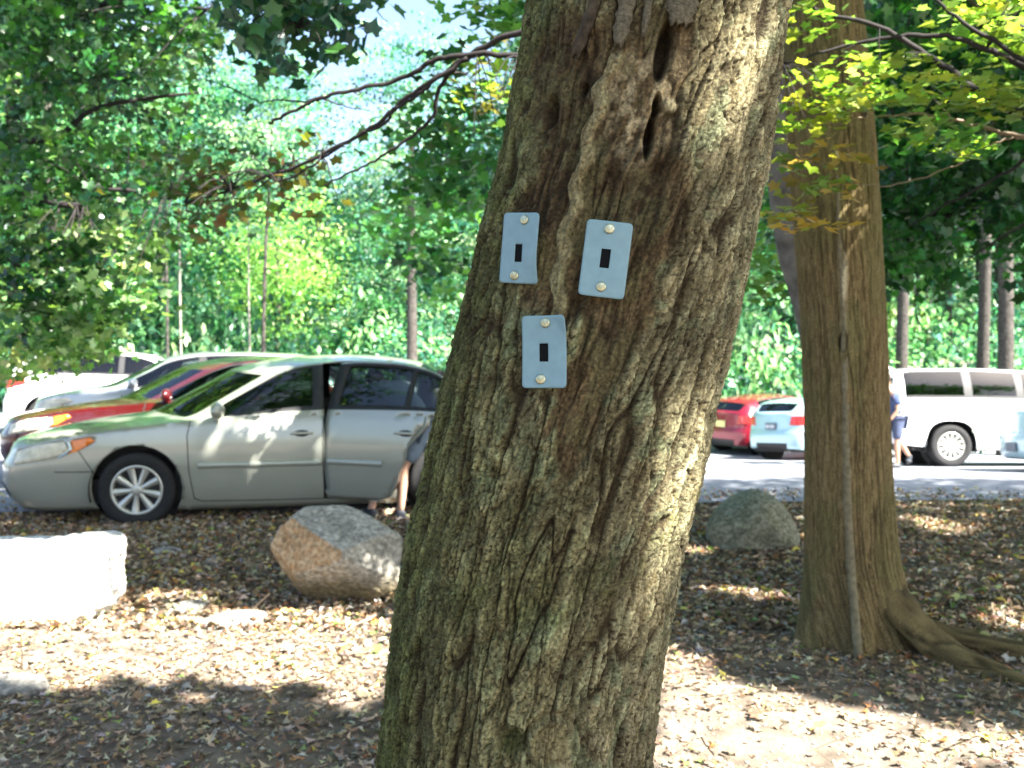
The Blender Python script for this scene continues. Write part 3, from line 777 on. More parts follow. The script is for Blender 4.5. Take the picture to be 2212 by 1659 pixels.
    if not open_door:
        for k in (10, 11): fu = fu
    else:
        pass
    if open_door:
        # the far side keeps its door
        b_ = part('body', fl, fu, [col, M_dark], fm, fmu)
        part('far_door', groups.get(7, []), ug.get(10, [])+ug.get(11, []), [col, M_dark], [0]*len(groups.get(7, [])), [0]*len(ug.get(10, []))+[1]*len(ug.get(11, [])), sides=(1,))
        part('window', [], ug.get(12, []), [glass], sides=(1,))
    else:
        b_ = part('body', fl, fu, [col, M_dark], fm, fmu)
    if hero:
        md = b_[0].modifiers.new('s', 'SOLIDIFY'); md.thickness = .012; md.offset = -1
    if ug.get(3): part('windshield', [], ug[3], [M_ws])
    if ug.get(4) and not liftgate: part('rear_window', [], ug[4], [glass])
    # each side pane on its own
    for a in p['side_glass']:
        fs = []
        for f in ug.get(2, []):
            xm = sum(UVv[i][0] for i in f)/4
            if a[0] < xm < a[1]: fs.append(f)
        if fs: part('window', [], fs, [glass], sep=True)
    names = {1: ('headlight', M_lens), 2: ('indicator', M_amber), 3: ('grille', M_dark), 4: ('tail_light', M_red), 6: ('fog_light_panel', M_dark), 10: ('headlight_reflector', M_lensc), 11: ('reverse_light', M_lensc)}
    for k, (nm, m_) in names.items():
        if groups.get(k):
            oo = part(nm, groups[k], [], [m_], sep=(k in (1, 2, 4, 10, 11)))
            for o in oo:
                md = o.modifiers.new('s', 'SOLIDIFY'); md.thickness = .006; md.offset = .9
    # wheels
    for axx in ax:
        for s_ in (1, -1):
            yw = float(np.max(B.py))-.035 if True else 0
            w = make_wheel(root, wr, p.get('ww', .21), p.get('rim', wr*.655), p.get('spokes', 9), s_)
            w.location = (axx, s_*yw, zw); w.rotation_euler = (0, random.uniform(0, .6), 0)
    # underbody and wheel wells
    ub = MB(); hw = float(np.max(B.py))-.12
    ub.box((L*.5, 0, .31 if p['h'] < 1.7 else .42), (L-.5, hw*2-.12, .22)); 
    for axx in ax:
        for s_ in (1, -1):
            n = 20; V = []; ra = p.get('ra', wr+.055)+.012
            for k in range(n+1):
                a = math.pi*k/n*1.16-.08*math.pi
                for yy in (float(np.max(B.py))-.012, float(np.max(B.py))-.32): V.append((axx+ra*math.cos(a), s_*yy, zw+ra*math.sin(a)*(1 if not p.get('square') else 1)))
            F = [(2*k, 2*k+1, 2*k+3, 2*k+2) for k in range(n)]; ub.add(V, F)
            V = [(axx+ra*math.cos(2*math.pi*k/20), s_*(float(np.max(B.py))-.31), zw+ra*math.sin(2*math.pi*k/20)) for k in range(20)]
            ub.add(V, [tuple(range(20))])
    ub.build('underbody', M_dark, root, False)
    # cabin: floor, dash, seats
    c0, c1 = p['ws'][0], p['rg'][0]; zs_ = p['seatz']
    cb = MB(); cb.box(((c0+c1)/2, 0, .45), (c1-c0+.3, hw*2-.1, .06)); cb.box((c0+.35, 0, zs_+.28), (.42, hw*2-.14, .22), bev=.04)
    cb.box((c1+.12, 0, zs_+.15), (.1, hw*2-.2, .45))
    cb.build('cabin', M_int, root, False)
    rows_ = [c0+1.25, c0+2.15]
    for xr in rows_:
        if xr > c1+.15: continue
        for yy in (-.38, .38):
            st_ = MB(); st_.box((xr-.22, yy, zs_), (.50, .50, .16), bev=.05); st_.box((xr+.06, yy, zs_+.32), (.13, .48, .60), bev=.05, rot=(0, .18, 0))
            st_.box((xr+.13, yy, zs_+.70), (.09, .26, .17), bev=.035, rot=(0, .18, 0)); st_.build('seat', M_int, root)
    sw_ = MB(); V, F = tube([(c0+.62+.03*math.sin(a)*3, .38+.18*math.cos(a), zs_+.36+.17*math.sin(a)) for a in np.linspace(0, 2*math.pi, 21)], [.013]*21, 6); sw_.add(V, F); sw_.build('steering_wheel', M_dark, root)
    # mirrors
    xm = p['mirror'][0]
    for s_ in (1, -1):
        yb = float(B.low(np.array(U(xm)), np.array(p['mirror'][1]))[1])
        mm = MB(); mm.ell((xm+.02, s_*(yb+.13), p['mirror'][1]+.075), (.06, .115, .078), rot=(0, 0, .15*s_)); mm.box((xm+.0, s_*(yb+.03), p['mirror'][1]+.02), (.06, .12, .04), bev=.012)
        mm.build('mirror', M_dark if dark_parts else col, root)
    # door handles
    for (xh, zh) in p['handles']:
        for s_ in (1, -1):
            if open_door and s_ < 0 and xh > p['rd'][0]: continue
            y0 = float(B.low(np.array(U(xh)), np.array(zh))[1])
            h_ = MB(); h_.ell((xh, s_*(y0-.004), zh), (.075, .012, .034), mi=1); h_.box((xh, s_*(y0+.024), zh+.006), (.20, .014, .026), bev=.006); h_.box((xh-.085, s_*(y0+.01), zh+.006), (.022, .03, .024), bev=.005); h_.box((xh+.085, s_*(y0+.01), zh+.006), (.022, .03, .024), bev=.005)
            h_.build('handle', [col, M_dark], root)
    # side mouldings
    if p.get('mould'):
        for (xa, xb_, zz) in p['mould']:
            for s_ in (1, -1):
                if open_door and s_ < 0 and xa > p['rd'][0]-.1: continue
                V = []; n = 14
                for i in range(n):
                    x = xa+(xb_-xa)*i/(n-1)
                    for (dz, dy) in ((-.028, .0), (-.02, .014), (.018, .016), (.028, .002)):
                        q = B.low(np.array(U(x)), np.array(zz+dz)); V.append((float(q[0]), s_*(float(q[1])+dy), float(q[2])))
                F = [(i*4+j, (i+1)*4+j, (i+1)*4+j+1, i*4+j+1) for i in range(n-1) for j in range(3)]
                link('side_moulding', pymesh('side_moulding', V, F if s_ < 0 else [f[::-1] for f in F], [col]), root)
    if plate:
        m_, txt, rear = plate
        if rear:
            xx = float(B.low(np.array(B.Ut), np.array(p['platez']))[0])+.022; pb = MB().box((xx, 0, p['platez']), (.012, .31, .16), 0, .004)
            if txt:
                for k, wch in enumerate(txt):
                    pb.box((xx+.008, -.115+.045*k, p['platez']-.005), (.003, wch, .075), 1)
        else:
            xx = float(B.low(np.array(0.0), np.array(p['platez']))[0])-.02; pb = MB().box((xx, 0, p['platez']), (.012, .31, .16), 0, .004)
        pb.build('licence_plate', [m_, M_platew], root, False)
    # open rear door (near side)
    if open_door:
        hx = p['rd'][0]+.01; hy = -float(B.low(np.array(U(hx)), np.array(.6))[1]); piv = (hx, hy, 0)
        dl = groups.get(7, []); du = ug.get(10, [])+ug.get(11, [])
        d_ = part('rear_door', dl, du, [col, M_dark, M_int], [0]*len(dl), [0]*len(ug.get(10, []))+[1]*len(ug.get(11, [])), sides=(-1,), pivot=piv)[0]
        md = d_.modifiers.new('s', 'SOLIDIFY'); md.thickness = .045; md.offset = -1; md.material_offset = 2; md.material_offset_rim = 0
        w_ = part('window', [], ug.get(12, []), [M_glass], sides=(-1,), parent=d_, pivot=piv)[0]; w_.location = (0, .02, 0)
        kids = []
        xh, zh = p['handles'][1]; y0 = -float(B.low(np.array(U(xh)), np.array(zh))[1])
        h_ = MB(); h_.ell((xh-hx, y0+.004-hy, zh), (.075, .012, .034), mi=1); h_.box((xh-hx, y0-.024-hy, zh+.006), (.20, .014, .026), bev=.006); h_.box((xh-.085-hx, y0-.01-hy, zh+.006), (.022, .03, .024)); h_.box((xh+.085-hx, y0-.01-hy, zh+.006), (.022, .03, .024))
        h_.build('handle', [col, M_dark], d_)
        xa, xb_, zz = p['mould'][-1]; V = []; n = 12
        for i in range(n):
            x = xa+(xb_-xa)*i/(n-1)
            for (dz, dy) in ((-.028, .0), (-.02, .014), (.018, .016), (.028, .002)):
                q = B.low(np.array(U(x)), np.array(zz+dz)); V.append((float(q[0])-hx, -(float(q[1])+dy)-hy, float(q[2])))
        link('side_moulding', pymesh('side_moulding', V, [(i*4+j, (i+1)*4+j, (i+1)*4+j+1, i*4+j+1) for i in range(n-1) for j in range(3)], [col]), d_)
        # the fixed pane bar behind the rear glass, stickers
        d_.rotation_euler = (0, 0, -R(open_door))
    return root, B

def zbot(ax, a, b): return b
SEDAN = dict(L=4.82, h=1.49, wr=.33, ww=.21, rim=.222, spokes=9, axles=(.98, 3.70), seatz=.56, platez=.42,
    plan=[(-.27, 0), (-.255, .28), (-.19, .54), (-.03, .715), (.28, .815), (.80, .878), (1.5, .90), (2.4, .91), (3.3, .905), (4.0, .88), (4.45, .82), (4.68, .72), (4.79, .52), (4.83, .26), (4.84, 0)],
    zb=[(-.3, .66), (-.15, .68), (.08, .73), (.35, .79), (.8, .865), (1.3, .92), (1.7, .945), (3.2, .975), (3.9, .99), (4.4, .99), (4.84, .96)],
    zc=[(-.3, .68), (-.2, .72), (-.05, .78), (.3, .86), (.8, .935), (.99, .955), (1.06, .98), (1.74, 1.355), (1.95, 1.42), (2.3, 1.475), (2.8, 1.495), (3.2, 1.48), (3.6, 1.42), (4.28, 1.11), (4.4, 1.075), (4.7, 1.05), (4.84, .98)],
    yk=[(0, .75), (1.2, .80), (1.5, .82), (1.9, .76), (2.3, .70), (2.8, .67), (3.3, .68), (3.7, .74), (4.1, .82), (4.5, .82), (4.84, .75)],
    zk=[(0, .70), (.8, .55), (1.2, .10), (1.48, .02), (1.75, .36), (2.15, .74), (2.4, .87), (2.8, .91), (3.2, .91), (3.5, .88), (3.9, .66), (4.10, .25), (4.84, .55)], sk=.05,
    skew=[(.1, 0), (.6, .12), (1.4, .42), (2.15, .42), (2.9, .05), (3.2, 0), (3.6, -.14), (4.1, -.14), (4.5, 0)],
    off=[(.08, .12), (.15, .085), (.24, .04), (.36, .015), (.55, .0), (.72, .004), (.80, .012), (.90, .03), (1.0, .055)],
    offf=[(.10, .22), (.15, .16), (.24, .07), (.34, .02), (.46, .0), (.56, .015), (.60, .05), (.70, .10), (.80, .16), (1.0, .3)],
    offr=[(.15, .12), (.30, .03), (.45, .0), (.62, .0), (.68, .04), (.95, .09), (1.0, .10)],
    bot=[(-.1, .15), (.3, .15), (.62, .16), (1.35, .13), (3.3, .13), (4.1, .18), (4.84, .24)],
    cuts=[(1, [(-.06, .56), (.30, .615), (.42, .69), (.38, .765), (.14, .735), (-.06, .665)]), (10, [(.31, .62), (.40, .65), (.45, .70), (.43, .765), (.385, .76)]), (2, [(.41, .655), (.50, .685), (.64, .765), (.60, .80), (.435, .77), (.455, .70)]),
          (43, [(0, .53), (.46, .54), (.46, .655), (0, .655)]), (46, [(0, .25), (.56, .25), (.54, .36), (0, .38)]),
          (4, [(4.40, .72), (4.60, .72), (4.76, .74), (4.76, .90), (4.60, .92), (4.42, .90)]), (44, [(6.55, .76), (6.8, .76), (6.8, .9), (6.55, .9)])],
    seams=[[(1.44, .95), (1.41, .80), (1.42, .50), (1.46, .24), (1.52, .21), (2.2, .20), (2.60, .198)], [(2.60, 1.01), (2.585, .80), (2.585, .5), (2.60, .198)], [(2.60, .198), (3.10, .205), (3.22, .25), (3.31, .44)], [(3.42, .72), (3.56, .88), (3.60, 1.03)],
           [(-.06, .70), (.14, .755), (.5, .83), (.9, .885), (1.38, .93)], [(.50, .685), (.62, .50), (.63, .47)], [(.30, .50), (.61, .50)]],
    rear_door=[(2.60, 1.2), (2.59, .198), (3.10, .198), (3.24, .25), (3.35, .44), (3.42, .70), (3.60, .90), (3.64, 1.2)], rd=(2.60, 3.88),
    side_glass=[(1.66, 2.50), (2.70, 3.36), (3.40, 3.86)], ws=(1.44, 2.13), rg=(3.50, 4.10), mirror=(1.66, .95), handles=[(2.40, .80), (3.40, .82)], mould=[(1.50, 2.57, .535), (2.63, 3.18, .545)])
RED = dict(SEDAN); RED['spokes'] = 5
HATCH = dict(skew=[(.2, 0), (1.1, .22), (1.9, .22), (2.8, 0), (3.6, -.06), (4.2, -.06), (4.35, 0)], L=4.35, h=1.48, wr=.33, ww=.21, rim=.23, spokes=10, axles=(.88, 3.52), seatz=.52, platez=.78,
    plan=[(-.02, 0), (0, .28), (.06, .52), (.18, .70), (.42, .81), (.8, .865), (1.6, .885), (3.0, .885), (3.7, .87), (4.05, .82), (4.22, .72), (4.31, .50), (4.34, .25), (4.35, 0)],
    zb=[(-.1, .68), (.1, .74), (.4, .84), (1.0, .93), (1.6, .97), (3.0, 1.03), (3.8, 1.05), (4.35, 1.03)],
    zc=[(-.1, .70), (.1, .80), (.5, .92), (.95, 1.02), (1.05, 1.05), (1.9, 1.42), (2.3, 1.475), (3.0, 1.48), (3.6, 1.43), (3.9, 1.38), (4.02, 1.33), (4.28, 1.08), (4.34, 1.05)], sc=.03,
    yk=[(0, .75), (1.0, .8), (1.3, .8), (1.9, .74), (2.4, .71), (3.2, .71), (3.8, .74), (4.2, .80), (4.35, .8)],
    zk=[(0, .7), (.9, .5), (1.2, .3), (1.5, .6), (2.0, .86), (2.6, .91), (3.6, .9), (4.0, .82), (4.2, .6), (4.35, .6)],
    off=[(.15, .08), (.3, .025), (.5, 0), (.7, .005), (.85, .015), (1.05, .05)], offf=[(.15, .12), (.3, .02), (.45, 0), (.6, .03), (.8, .14), (1.0, .3)], offr=[(.15, .12), (.3, .02), (.5, 0), (.62, .0), (.68, .035), (1.05, .06)],
    bot=[(-.1, .2), (1.3, .2), (3.2, .2), (4.0, .24), (4.35, .28)],
    cuts=[(1, [(.10, .62), (.40, .68), (.66, .80), (.55, .84), (.25, .77), (.10, .70)]), (43, [(0, .36), (.45, .36), (.45, .60), (0, .60)]),
          (4, [(3.86, .90), (4.15, .80), (4.31, .80), (4.30, 1.0), (4.1, 1.03), (3.90, 1.02)]), (46, [(5.15, .28), (5.7, .28), (5.7, .40), (5.15, .40)])],
    seams=[[(1.28, .9), (1.26, .5), (1.34, .29), (2.32, .28)], [(2.34, 1.0), (2.32, .28)], [(2.32, .28), (2.95, .30), (3.10, .45)], [(3.22, .74), (3.38, .9), (3.42, 1.04)]],
    side_glass=[(1.32, 2.28), (2.38, 3.20), (3.26, 3.70)], ws=(1.05, 1.92), rg=(3.98, 4.24), mirror=(1.40, .98), handles=[(2.14, .86), (3.2, .88)], mould=[])
SUV = dict(L=5.20, h=1.93, wr=.40, ww=.27, rim=.262, spokes=12, ra=.475, square=True, axles=(1.02, 4.02), seatz=.78, platez=.95,
    plan=[(-.02, 0), (-.01, .35), (.05, .65), (.15, .84), (.38, .94), (.8, .985), (1.6, 1.0), (3.6, 1.0), (4.6, .985), (4.98, .95), (5.14, .86), (5.18, .6), (5.19, .3), (5.2, 0)],
    zb=[(-.1, 1.02), (.1, 1.06), (.5, 1.12), (1.3, 1.18), (2.0, 1.22), (4.8, 1.25), (5.2, 1.25)],
    zc=[(-.1, 1.05), (.06, 1.10), (.4, 1.19), (1.3, 1.27), (1.42, 1.30), (2.05, 1.82), (2.4, 1.90), (3.5, 1.935), (4.7, 1.92), (4.92, 1.88), (5.02, 1.80), (5.13, 1.32), (5.18, 1.27)], sc=.02,
    yk=[(0, .8), (1.3, .84), (1.6, .84), (2.1, .80), (3.0, .79), (4.7, .79), (5.1, .84), (5.2, .9)],
    zk=[(0, .7), (1.2, .5), (1.5, .4), (1.8, .75), (2.2, .88), (3.5, .92), (4.8, .92), (5.0, .88), (5.12, .6), (5.2, .5)], sk=.03,
    off=[(.25, .07), (.4, .03), (.6, 0), (.9, 0), (1.05, .01), (1.25, .03)], offf=[(.25, .1), (.4, .01), (.7, 0), (.95, .02), (1.1, .06), (1.25, .1)], offr=[(.25, .06), (.4, .0), (.72, .0), (.76, .04), (1.25, .05)],
    bot=[(-.1, .38), (.5, .34), (1.6, .33), (3.5, .33), (4.5, .38), (5.2, .46)],
    cuts=[(1, [(.02, .80), (.30, .80), (.32, 1.0), (.02, 1.02)]), (43, [(0, .62), (.65, .62), (.65, .98), (0, .98)]), (4, [(4.98, .84), (5.165, .84), (5.165, 1.22), (4.98, 1.22)]), (46, [(7.2, .40), (8.0, .40), (8.0, .46), (7.2, .46)])],
    seams=[[(1.62, 1.16), (1.60, .6), (1.68, .42), (2.66, .41)], [(2.68, 1.2), (2.66, .41)], [(2.66, .41), (3.42, .43), (3.55, .7)], [(3.60, .90), (3.66, 1.2)]],
    side_glass=[(1.78, 2.60), (2.74, 3.58), (3.74, 4.86)], ws=(1.40, 2.08), rg=(5.02, 5.14), mirror=(1.85, 1.24), handles=[(2.46, 1.04), (3.5, 1.05)], mould=[])
CROSS = dict(HATCH); CROSS.update(L=4.5, h=1.66, wr=.36, rim=.24, ra=.42, seatz=.62, axles=(.92, 3.62), spokes=5,
    plan=[(-.02, 0), (0, .28), (.06, .55), (.16, .74), (.40, .85), (.8, .90), (1.6, .92), (3.1, .92), (3.9, .90), (4.25, .84), (4.40, .72), (4.46, .50), (4.49, .25), (4.5, 0)],
    zb=[(-.1, .82), (.1, .88), (.4, .98), (1.0, 1.06), (1.6, 1.09), (3.0, 1.14), (3.9, 1.17), (4.5, 1.15)],
    zc=[(-.1, .86), (.1, .96), (.5, 1.06), (.98, 1.14), (1.08, 1.17), (1.85, 1.58), (2.3, 1.655), (3.0, 1.66), (3.7, 1.63), (4.05, 1.56), (4.15, 1.50), (4.40, 1.20), (4.5, 1.16)],
    off=[(.15, .08), (.35, .025), (.6, 0), (.85, .005), (1.0, .015), (1.15, .05)], offf=[(.15, .12), (.3, .02), (.55, 0), (.7, .02), (.9, .10), (1.2, .3)], offr=[(.15, .12), (.3, .02), (.5, 0), (.68, .0), (.74, .035), (1.15, .06)],
    bot=[(-.1, .26), (1.3, .25), (3.2, .25), (4.1, .3), (4.5, .34)],
    cuts=[(1, [(.08, .74), (.40, .79), (.70, .92), (.58, .97), (.25, .92), (.08, .86)]), (43, [(0, .46), (.45, .46), (.45, .74), (0, .74)]), (4, [(3.98, 1.0), (4.3, .92), (4.44, .92), (4.44, 1.12), (4.2, 1.15), (4.02, 1.14)])],
    side_glass=[(1.38, 2.32), (2.42, 3.30), (3.36, 3.90)], ws=(1.08, 1.90), rg=(4.10, 4.38), mirror=(1.46, 1.10), handles=[(2.18, .96), (3.25, .98)],
    seams=[[(1.32, 1.0), (1.30, .6), (1.38, .34), (2.36, .33)], [(2.38, 1.1), (2.36, .33)], [(2.36, .33), (3.0, .35), (3.15, .5)], [(3.30, .84), (3.42, 1.0), (3.46, 1.14)]])
KINDS = dict(sedan=SEDAN, red=RED, hatch=HATCH, suv=SUV, cross=CROSS)
P_champ = paint('champagne_paint', (.37, .38, .325), .35, .30)
P_red = paint('red_paint', (.065, .003, .004), .1, .25)
P_white = paint('white_paint', (.78, .79, .80), 0, .3)
P_dark = paint('charcoal_paint', (.05, .055, .06), .4, .3)
P_sil = paint('silver_paint', (.45, .48, .50), .5, .3)
P_sky = paint('pale_blue_paint', (.38, .55, .62), .35, .3)
P_blue = paint('steel_blue_paint', (.16, .22, .27), .5, .3)
P_maroon = paint('dark_red_paint', (.22, .008, .022), .3, .25)

Y12 = R(12)
silver, SB = make_car('sedan', (-4.43, 9.357, .0), Y12, P_champ, 'silver sedan with its rear door open, parked behind the two left boulders', 'car', 'parked_car', open_door=32, hero=True, plate=(M_platey, None, False))
make_car('red', (-5.80, 11.95), Y12, P_red, 'red sedan parked directly behind the silver sedan, only hood and windshield showing', 'car', 'parked_car', plate=(M_platey, None, False))
xc, _ = make_car('cross', (-6.85, 14.3), Y12, P_sil, 'silver grey crossover nose-on between the red sedan and the white hatchback', 'car', 'parked_car')
make_car('hatch', (-7.75, 17.0), Y12, P_white, 'white hatchback in the left row, its hood below the white sport utility vehicle windows', 'car', 'parked_car')
lsuv, _ = make_car('cross', (-5.2, 21.6), R(192), P_white, 'white sport utility vehicle at far left, its tall red tail light showing', 'car', 'parked_car', glass=M_glassd)
lsuv.scale = (1.1, 1.05, 1.0); lsuv.location.x -= .35; xc.scale = (1, 1, .95)
# right side of the lot
lot_car = 'cars parked on the right side of the lot'
make_car('suv', (12.38, 19.87), R(180), P_white, 'large white sport utility vehicle with raised liftgate right of the straight trunk', 'car', 'parked_car', glass=M_glassd, liftgate=True)
make_car('hatch', (8.83, 27.7), math.atan2(-.57, -.82), P_maroon, 'dark red hatchback seen from behind, between the two tree trunks', 'car', 'parked_car', glass=M_glassd, plate=(M_platey, None, True))
make_car('hatch', (9.47, 25.2), math.atan2(-.57, -.82), P_sky, 'pale blue hatchback with a dark plate, beside the dark red hatchback', 'car', 'parked_car', glass=M_glassd, plate=(M_plated, [.03, .03, .012, .03, .03, .012], True))
make_car('sedan', (13.35, 17.0), R(181), P_sky, 'pale blue sedan cut by the right edge, its tail before the white vehicle', 'car', 'parked_car', plate=(M_plated, None, True))
make_car('cross', (10.2, 32.4), R(180), P_blue, 'steel blue crossover whose roof shows above the dark red hatchback', 'car', 'parked_car')
# the raised liftgate of the white vehicle
suvs = [o for o in bpy.data.objects if o.get('label', '').startswith('large white')][0]
lg = MB(); n = 16; m_ = 9; V = []
for i in range(n):
    q = i/(n-1)
    for j in range(m_):
        s_ = -1+2*j/(m_-1); V.append((5.0+.98*q, .80*s_*(1-.06*q), 1.93+.26*math.sin(q*1.9)-.0*q-.10*abs(s_)**3-.30*q**4))
F = [(i*m_+j, i*m_+j+1, (i+1)*m_+j+1, (i+1)*m_+j) for i in range(n-1) for j in range(m_-1)]
o = link('liftgate', pymesh('liftgate', V, F, [P_white, M_dark]), suvs); md = o.modifiers.new('s', 'SOLIDIFY'); md.thickness = .05; md.material_offset = 1; md.offset = 0
for k in range(2):
    s_ = 1 if k else -1
    link('gas_strut', MB().tube([(4.98, s_*.74, 1.45), (5.55, s_*.72, 2.02)], .012, .012).mesh('gas_strut', [M_chrome]), suvs)
link('liftgate_glass', MB().box((5.45, 0, 2.02), (.46, 1.2, .012), rot=(0, -.1, 0)).mesh('liftgate_glass', [M_glassd], False), suvs)
# ------------------------------------------------------------ boulders and stones
def boulder(name, c, size, planes, colfn, label, cat='boulder', seed=1, sub=6, rot=0, amp=.05, extra=None, group=None, fine=.012, sil=None):
    bm = bmesh.new(); bmesh.ops.create_icosphere(bm, subdivisions=sub, radius=1)
    V = np.array([tuple(v.co) for v in bm.verts]); F = np.array([[v.index for v in f.verts] for f in bm.faces]); bm.free()
    low = np.zeros(len(V))
    for k in range(3):
        low += (fbm(V[:, k]*1.7+3, V[:, (k+1) % 3]*1.7+V[:, (k+2) % 3]+7, seed+k*7, 3)-.5)
    V = V*(1+amp*2.2*low)[:, None]
    if sil is not None:
        sa = np.array([math.atan2(b, a) for a, b in sil]); sr = np.array([math.hypot(a, b) for a, b in sil]); o_ = np.argsort(sa); sa = sa[o_]; sr = sr[o_]
        ph = np.arctan2(V[:, 2], V[:, 0]); g = np.linspace(-math.pi, math.pi, 181)
        # straight edges between outline corners
        def rr(q):
            k = np.searchsorted(sa, q) % len(sa); k0 = (k-1) % len(sa); p0 = np.stack([sr[k0]*np.cos(sa[k0]), sr[k0]*np.sin(sa[k0])], -1); p1 = np.stack([sr[k]*np.cos(sa[k]), sr[k]*np.sin(sa[k])], -1)
            d = np.stack([np.cos(q), np.sin(q)], -1); e = p1-p0; return (p0[:, 0]*e[:, 1]-p0[:, 1]*e[:, 0])/(d[:, 0]*e[:, 1]-d[:, 1]*e[:, 0])
        R_ = (rr(ph)+rr((ph+.05+math.pi) % (2*math.pi)-math.pi)+rr((ph-.05+math.pi) % (2*math.pi)-math.pi))/3
        pr = np.hypot(V[:, 0], V[:, 2]); k_ = R_*(pr**-.35).clip(0, 1.6); V[:, 0] *= k_; V[:, 2] *= k_
    fid = np.full(len(V), -1)
    for i, (n, d) in enumerate(planes):
        n = np.array(n, float); n /= np.linalg.norm(n); e = V@n-d; m = e > 0
        V[m] -= np.outer(e[m], n)*.97; fid[m] = i
    rg = sum(np.abs(fbm(V[:, k]*6, V[:, (k+1) % 3]*6+V[:, (k+2) % 3]*4, seed+20+k, 4)-.5) for k in range(3))
    hf = sum((fbm(V[:, k]*26, V[:, (k+1) % 3]*26+V[:, (k+2) % 3]*13, seed+40+k, 3)-.5) for k in range(3))
    V = V*(1-.07*rg+fine*hf)[:, None]
    C = colfn(V, fid, hf, rg, seed)
    V = V*np.array(size)
    cr, sr = math.cos(rot), math.sin(rot); V = np.stack([V[:, 0]*cr-V[:, 1]*sr, V[:, 0]*sr+V[:, 1]*cr, V[:, 2]], -1)
    o = link(name, npmesh(name, V, F, [M_stone], cols=C.clip(.01, 1), smooth=True), None, c)
    return tag(o, label, cat, group)
M_stone = mat('stone', attr=True, rough=.85, var=.45, vscale=38, bump=1.0, bscale=70, spec=.25)
def mixn(a, b, t): return np.array(a)+(np.array(b)-np.array(a))*np.clip(t, 0, 1)[:, None]
def col_mid(V, fid, hf, rg, s):
    c = mixn((.28, .265, .23), (.42, .395, .34), .5+1.2*hf)
    o = np.array((.34, .22, .125)); 
    for i in (0, 2): 
        m = (fid == i); c[m] = mixn((.36, .22, .11), (.42, .32, .20), .5+1.5*hf)[m]
    m = fid == 1; c[m] = mixn((.40, .38, .34), (.33, .29, .22), .5+2*hf)[m]
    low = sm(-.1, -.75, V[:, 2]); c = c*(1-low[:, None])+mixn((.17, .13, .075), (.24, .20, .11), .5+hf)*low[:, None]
    st = sm(.5, .7, fbm(V[:, 0]*5, V[:, 2]*7, 9)); return c*(1-.25*st[:, None])
pm = GD(735, 1300)
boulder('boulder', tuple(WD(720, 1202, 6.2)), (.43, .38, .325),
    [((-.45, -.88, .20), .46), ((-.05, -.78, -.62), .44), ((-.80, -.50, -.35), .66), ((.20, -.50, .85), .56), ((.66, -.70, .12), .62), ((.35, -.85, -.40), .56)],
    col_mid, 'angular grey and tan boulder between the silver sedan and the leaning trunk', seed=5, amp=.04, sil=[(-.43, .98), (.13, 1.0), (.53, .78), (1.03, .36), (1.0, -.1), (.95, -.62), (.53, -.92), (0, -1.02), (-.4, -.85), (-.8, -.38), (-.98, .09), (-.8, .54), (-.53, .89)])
def col_white(V, fid, hf, rg, s):
    c = mixn((.62, .60, .56), (.74, .72, .68), .5+hf); m = sm(.55, .68, fbm(V[:, 0]*3+1, V[:, 2]*4, 9))
    crack = np.exp(-((V[:, 2]+.35+.55*(V[:, 0]+.35)+.15*(fbm(V[:, 0]*6, V[:, 2]*0, 4)-.5))/.035)**2)*(V[:, 0] < .05)
    c = c*(1-.35*m[:, None]); return c*(1-.97*crack[:, None])+np.array((.03, .012, .006))*.97*crack[:, None]
pm = GD(110, 1340)
boulder('boulder', tuple(WD(42, 1250, 5.98)), (.64, .42, .275), sil=[(-1, .85), (-.3, .88), (.3, .9), (.6, 1.0), (.95, 1.03), (1.0, .8), (.95, .1), (.97, -.35), (.86, -.75), (.7, -.95), (-.2, -1.05), (-1, -1)], planes=
    [((0.02, -1, .10), .62), ((.85, -.9, .1), .98), ((.05, -.8, .9), .92)],
    colfn=col_white, label= 'pale flat-faced boulder at the left edge, blown bright by the sun', seed=12, amp=.03)
def col_round(V, fid, hf, rg, s):
    c = mixn((.15, .15, .10), (.27, .26, .19), .5+1.5*hf+(fbm(V[:, 0]*9, V[:, 2]*9+V[:, 1]*5, 3)-.5)*2)
    return c
pm = GD(1628, 1190)
boulder('boulder', tuple(WD(1628, 1128, 7.95)), (.38, .36, .262), [((.5, -.8, .3), .93)],
    col_round, 'rounded mossy boulder at the lot edge between the two trunks', seed=31, amp=.035, fine=.018, sil=[(-1.0, -.9), (-.98, -.2), (-.82, .35), (-.5, .72), (-.17, .95), (.1, 1.0), (.4, .85), (.7, .35), (.93, -.25), (1.0, -.8), (.6, -1.1), (-.6, -1.15)])
def col_small(V, fid, hf, rg, s): return mixn((.16, .155, .14), (.30, .28, .25), .5+1.5*hf)
for k, (xd, yd, sx, sz, lab) in enumerate([(20, 1500, .17, .065, 'long low grey stone at the left edge of the leaf litter'), (352, 1205, .14, .06, 'flat bluish stone left of the angular boulder, lot side'), (455, 1228, .075, .055, 'small rounded pale stone between the two left boulders'),
        (500, 1350, .20, .05, 'half buried tan rock in front of the angular boulder'), (400, 1322, .13, .045, 'low brown stone right of the pale boulder'), (885, 1288, .0, .0, '')]):
    if sx == 0: continue
    p = GD(xd, yd); boulder('stone', (p.x, p.y+.05, float(zg(p.x, p.y))+sz*.25), (sx, sx*.55, sz), [((.2, -.5, .9), .7), ((-.6, -.2, .8), .8)], col_small, lab, 'stone', seed=50+k, sub=4, rot=.2*k)
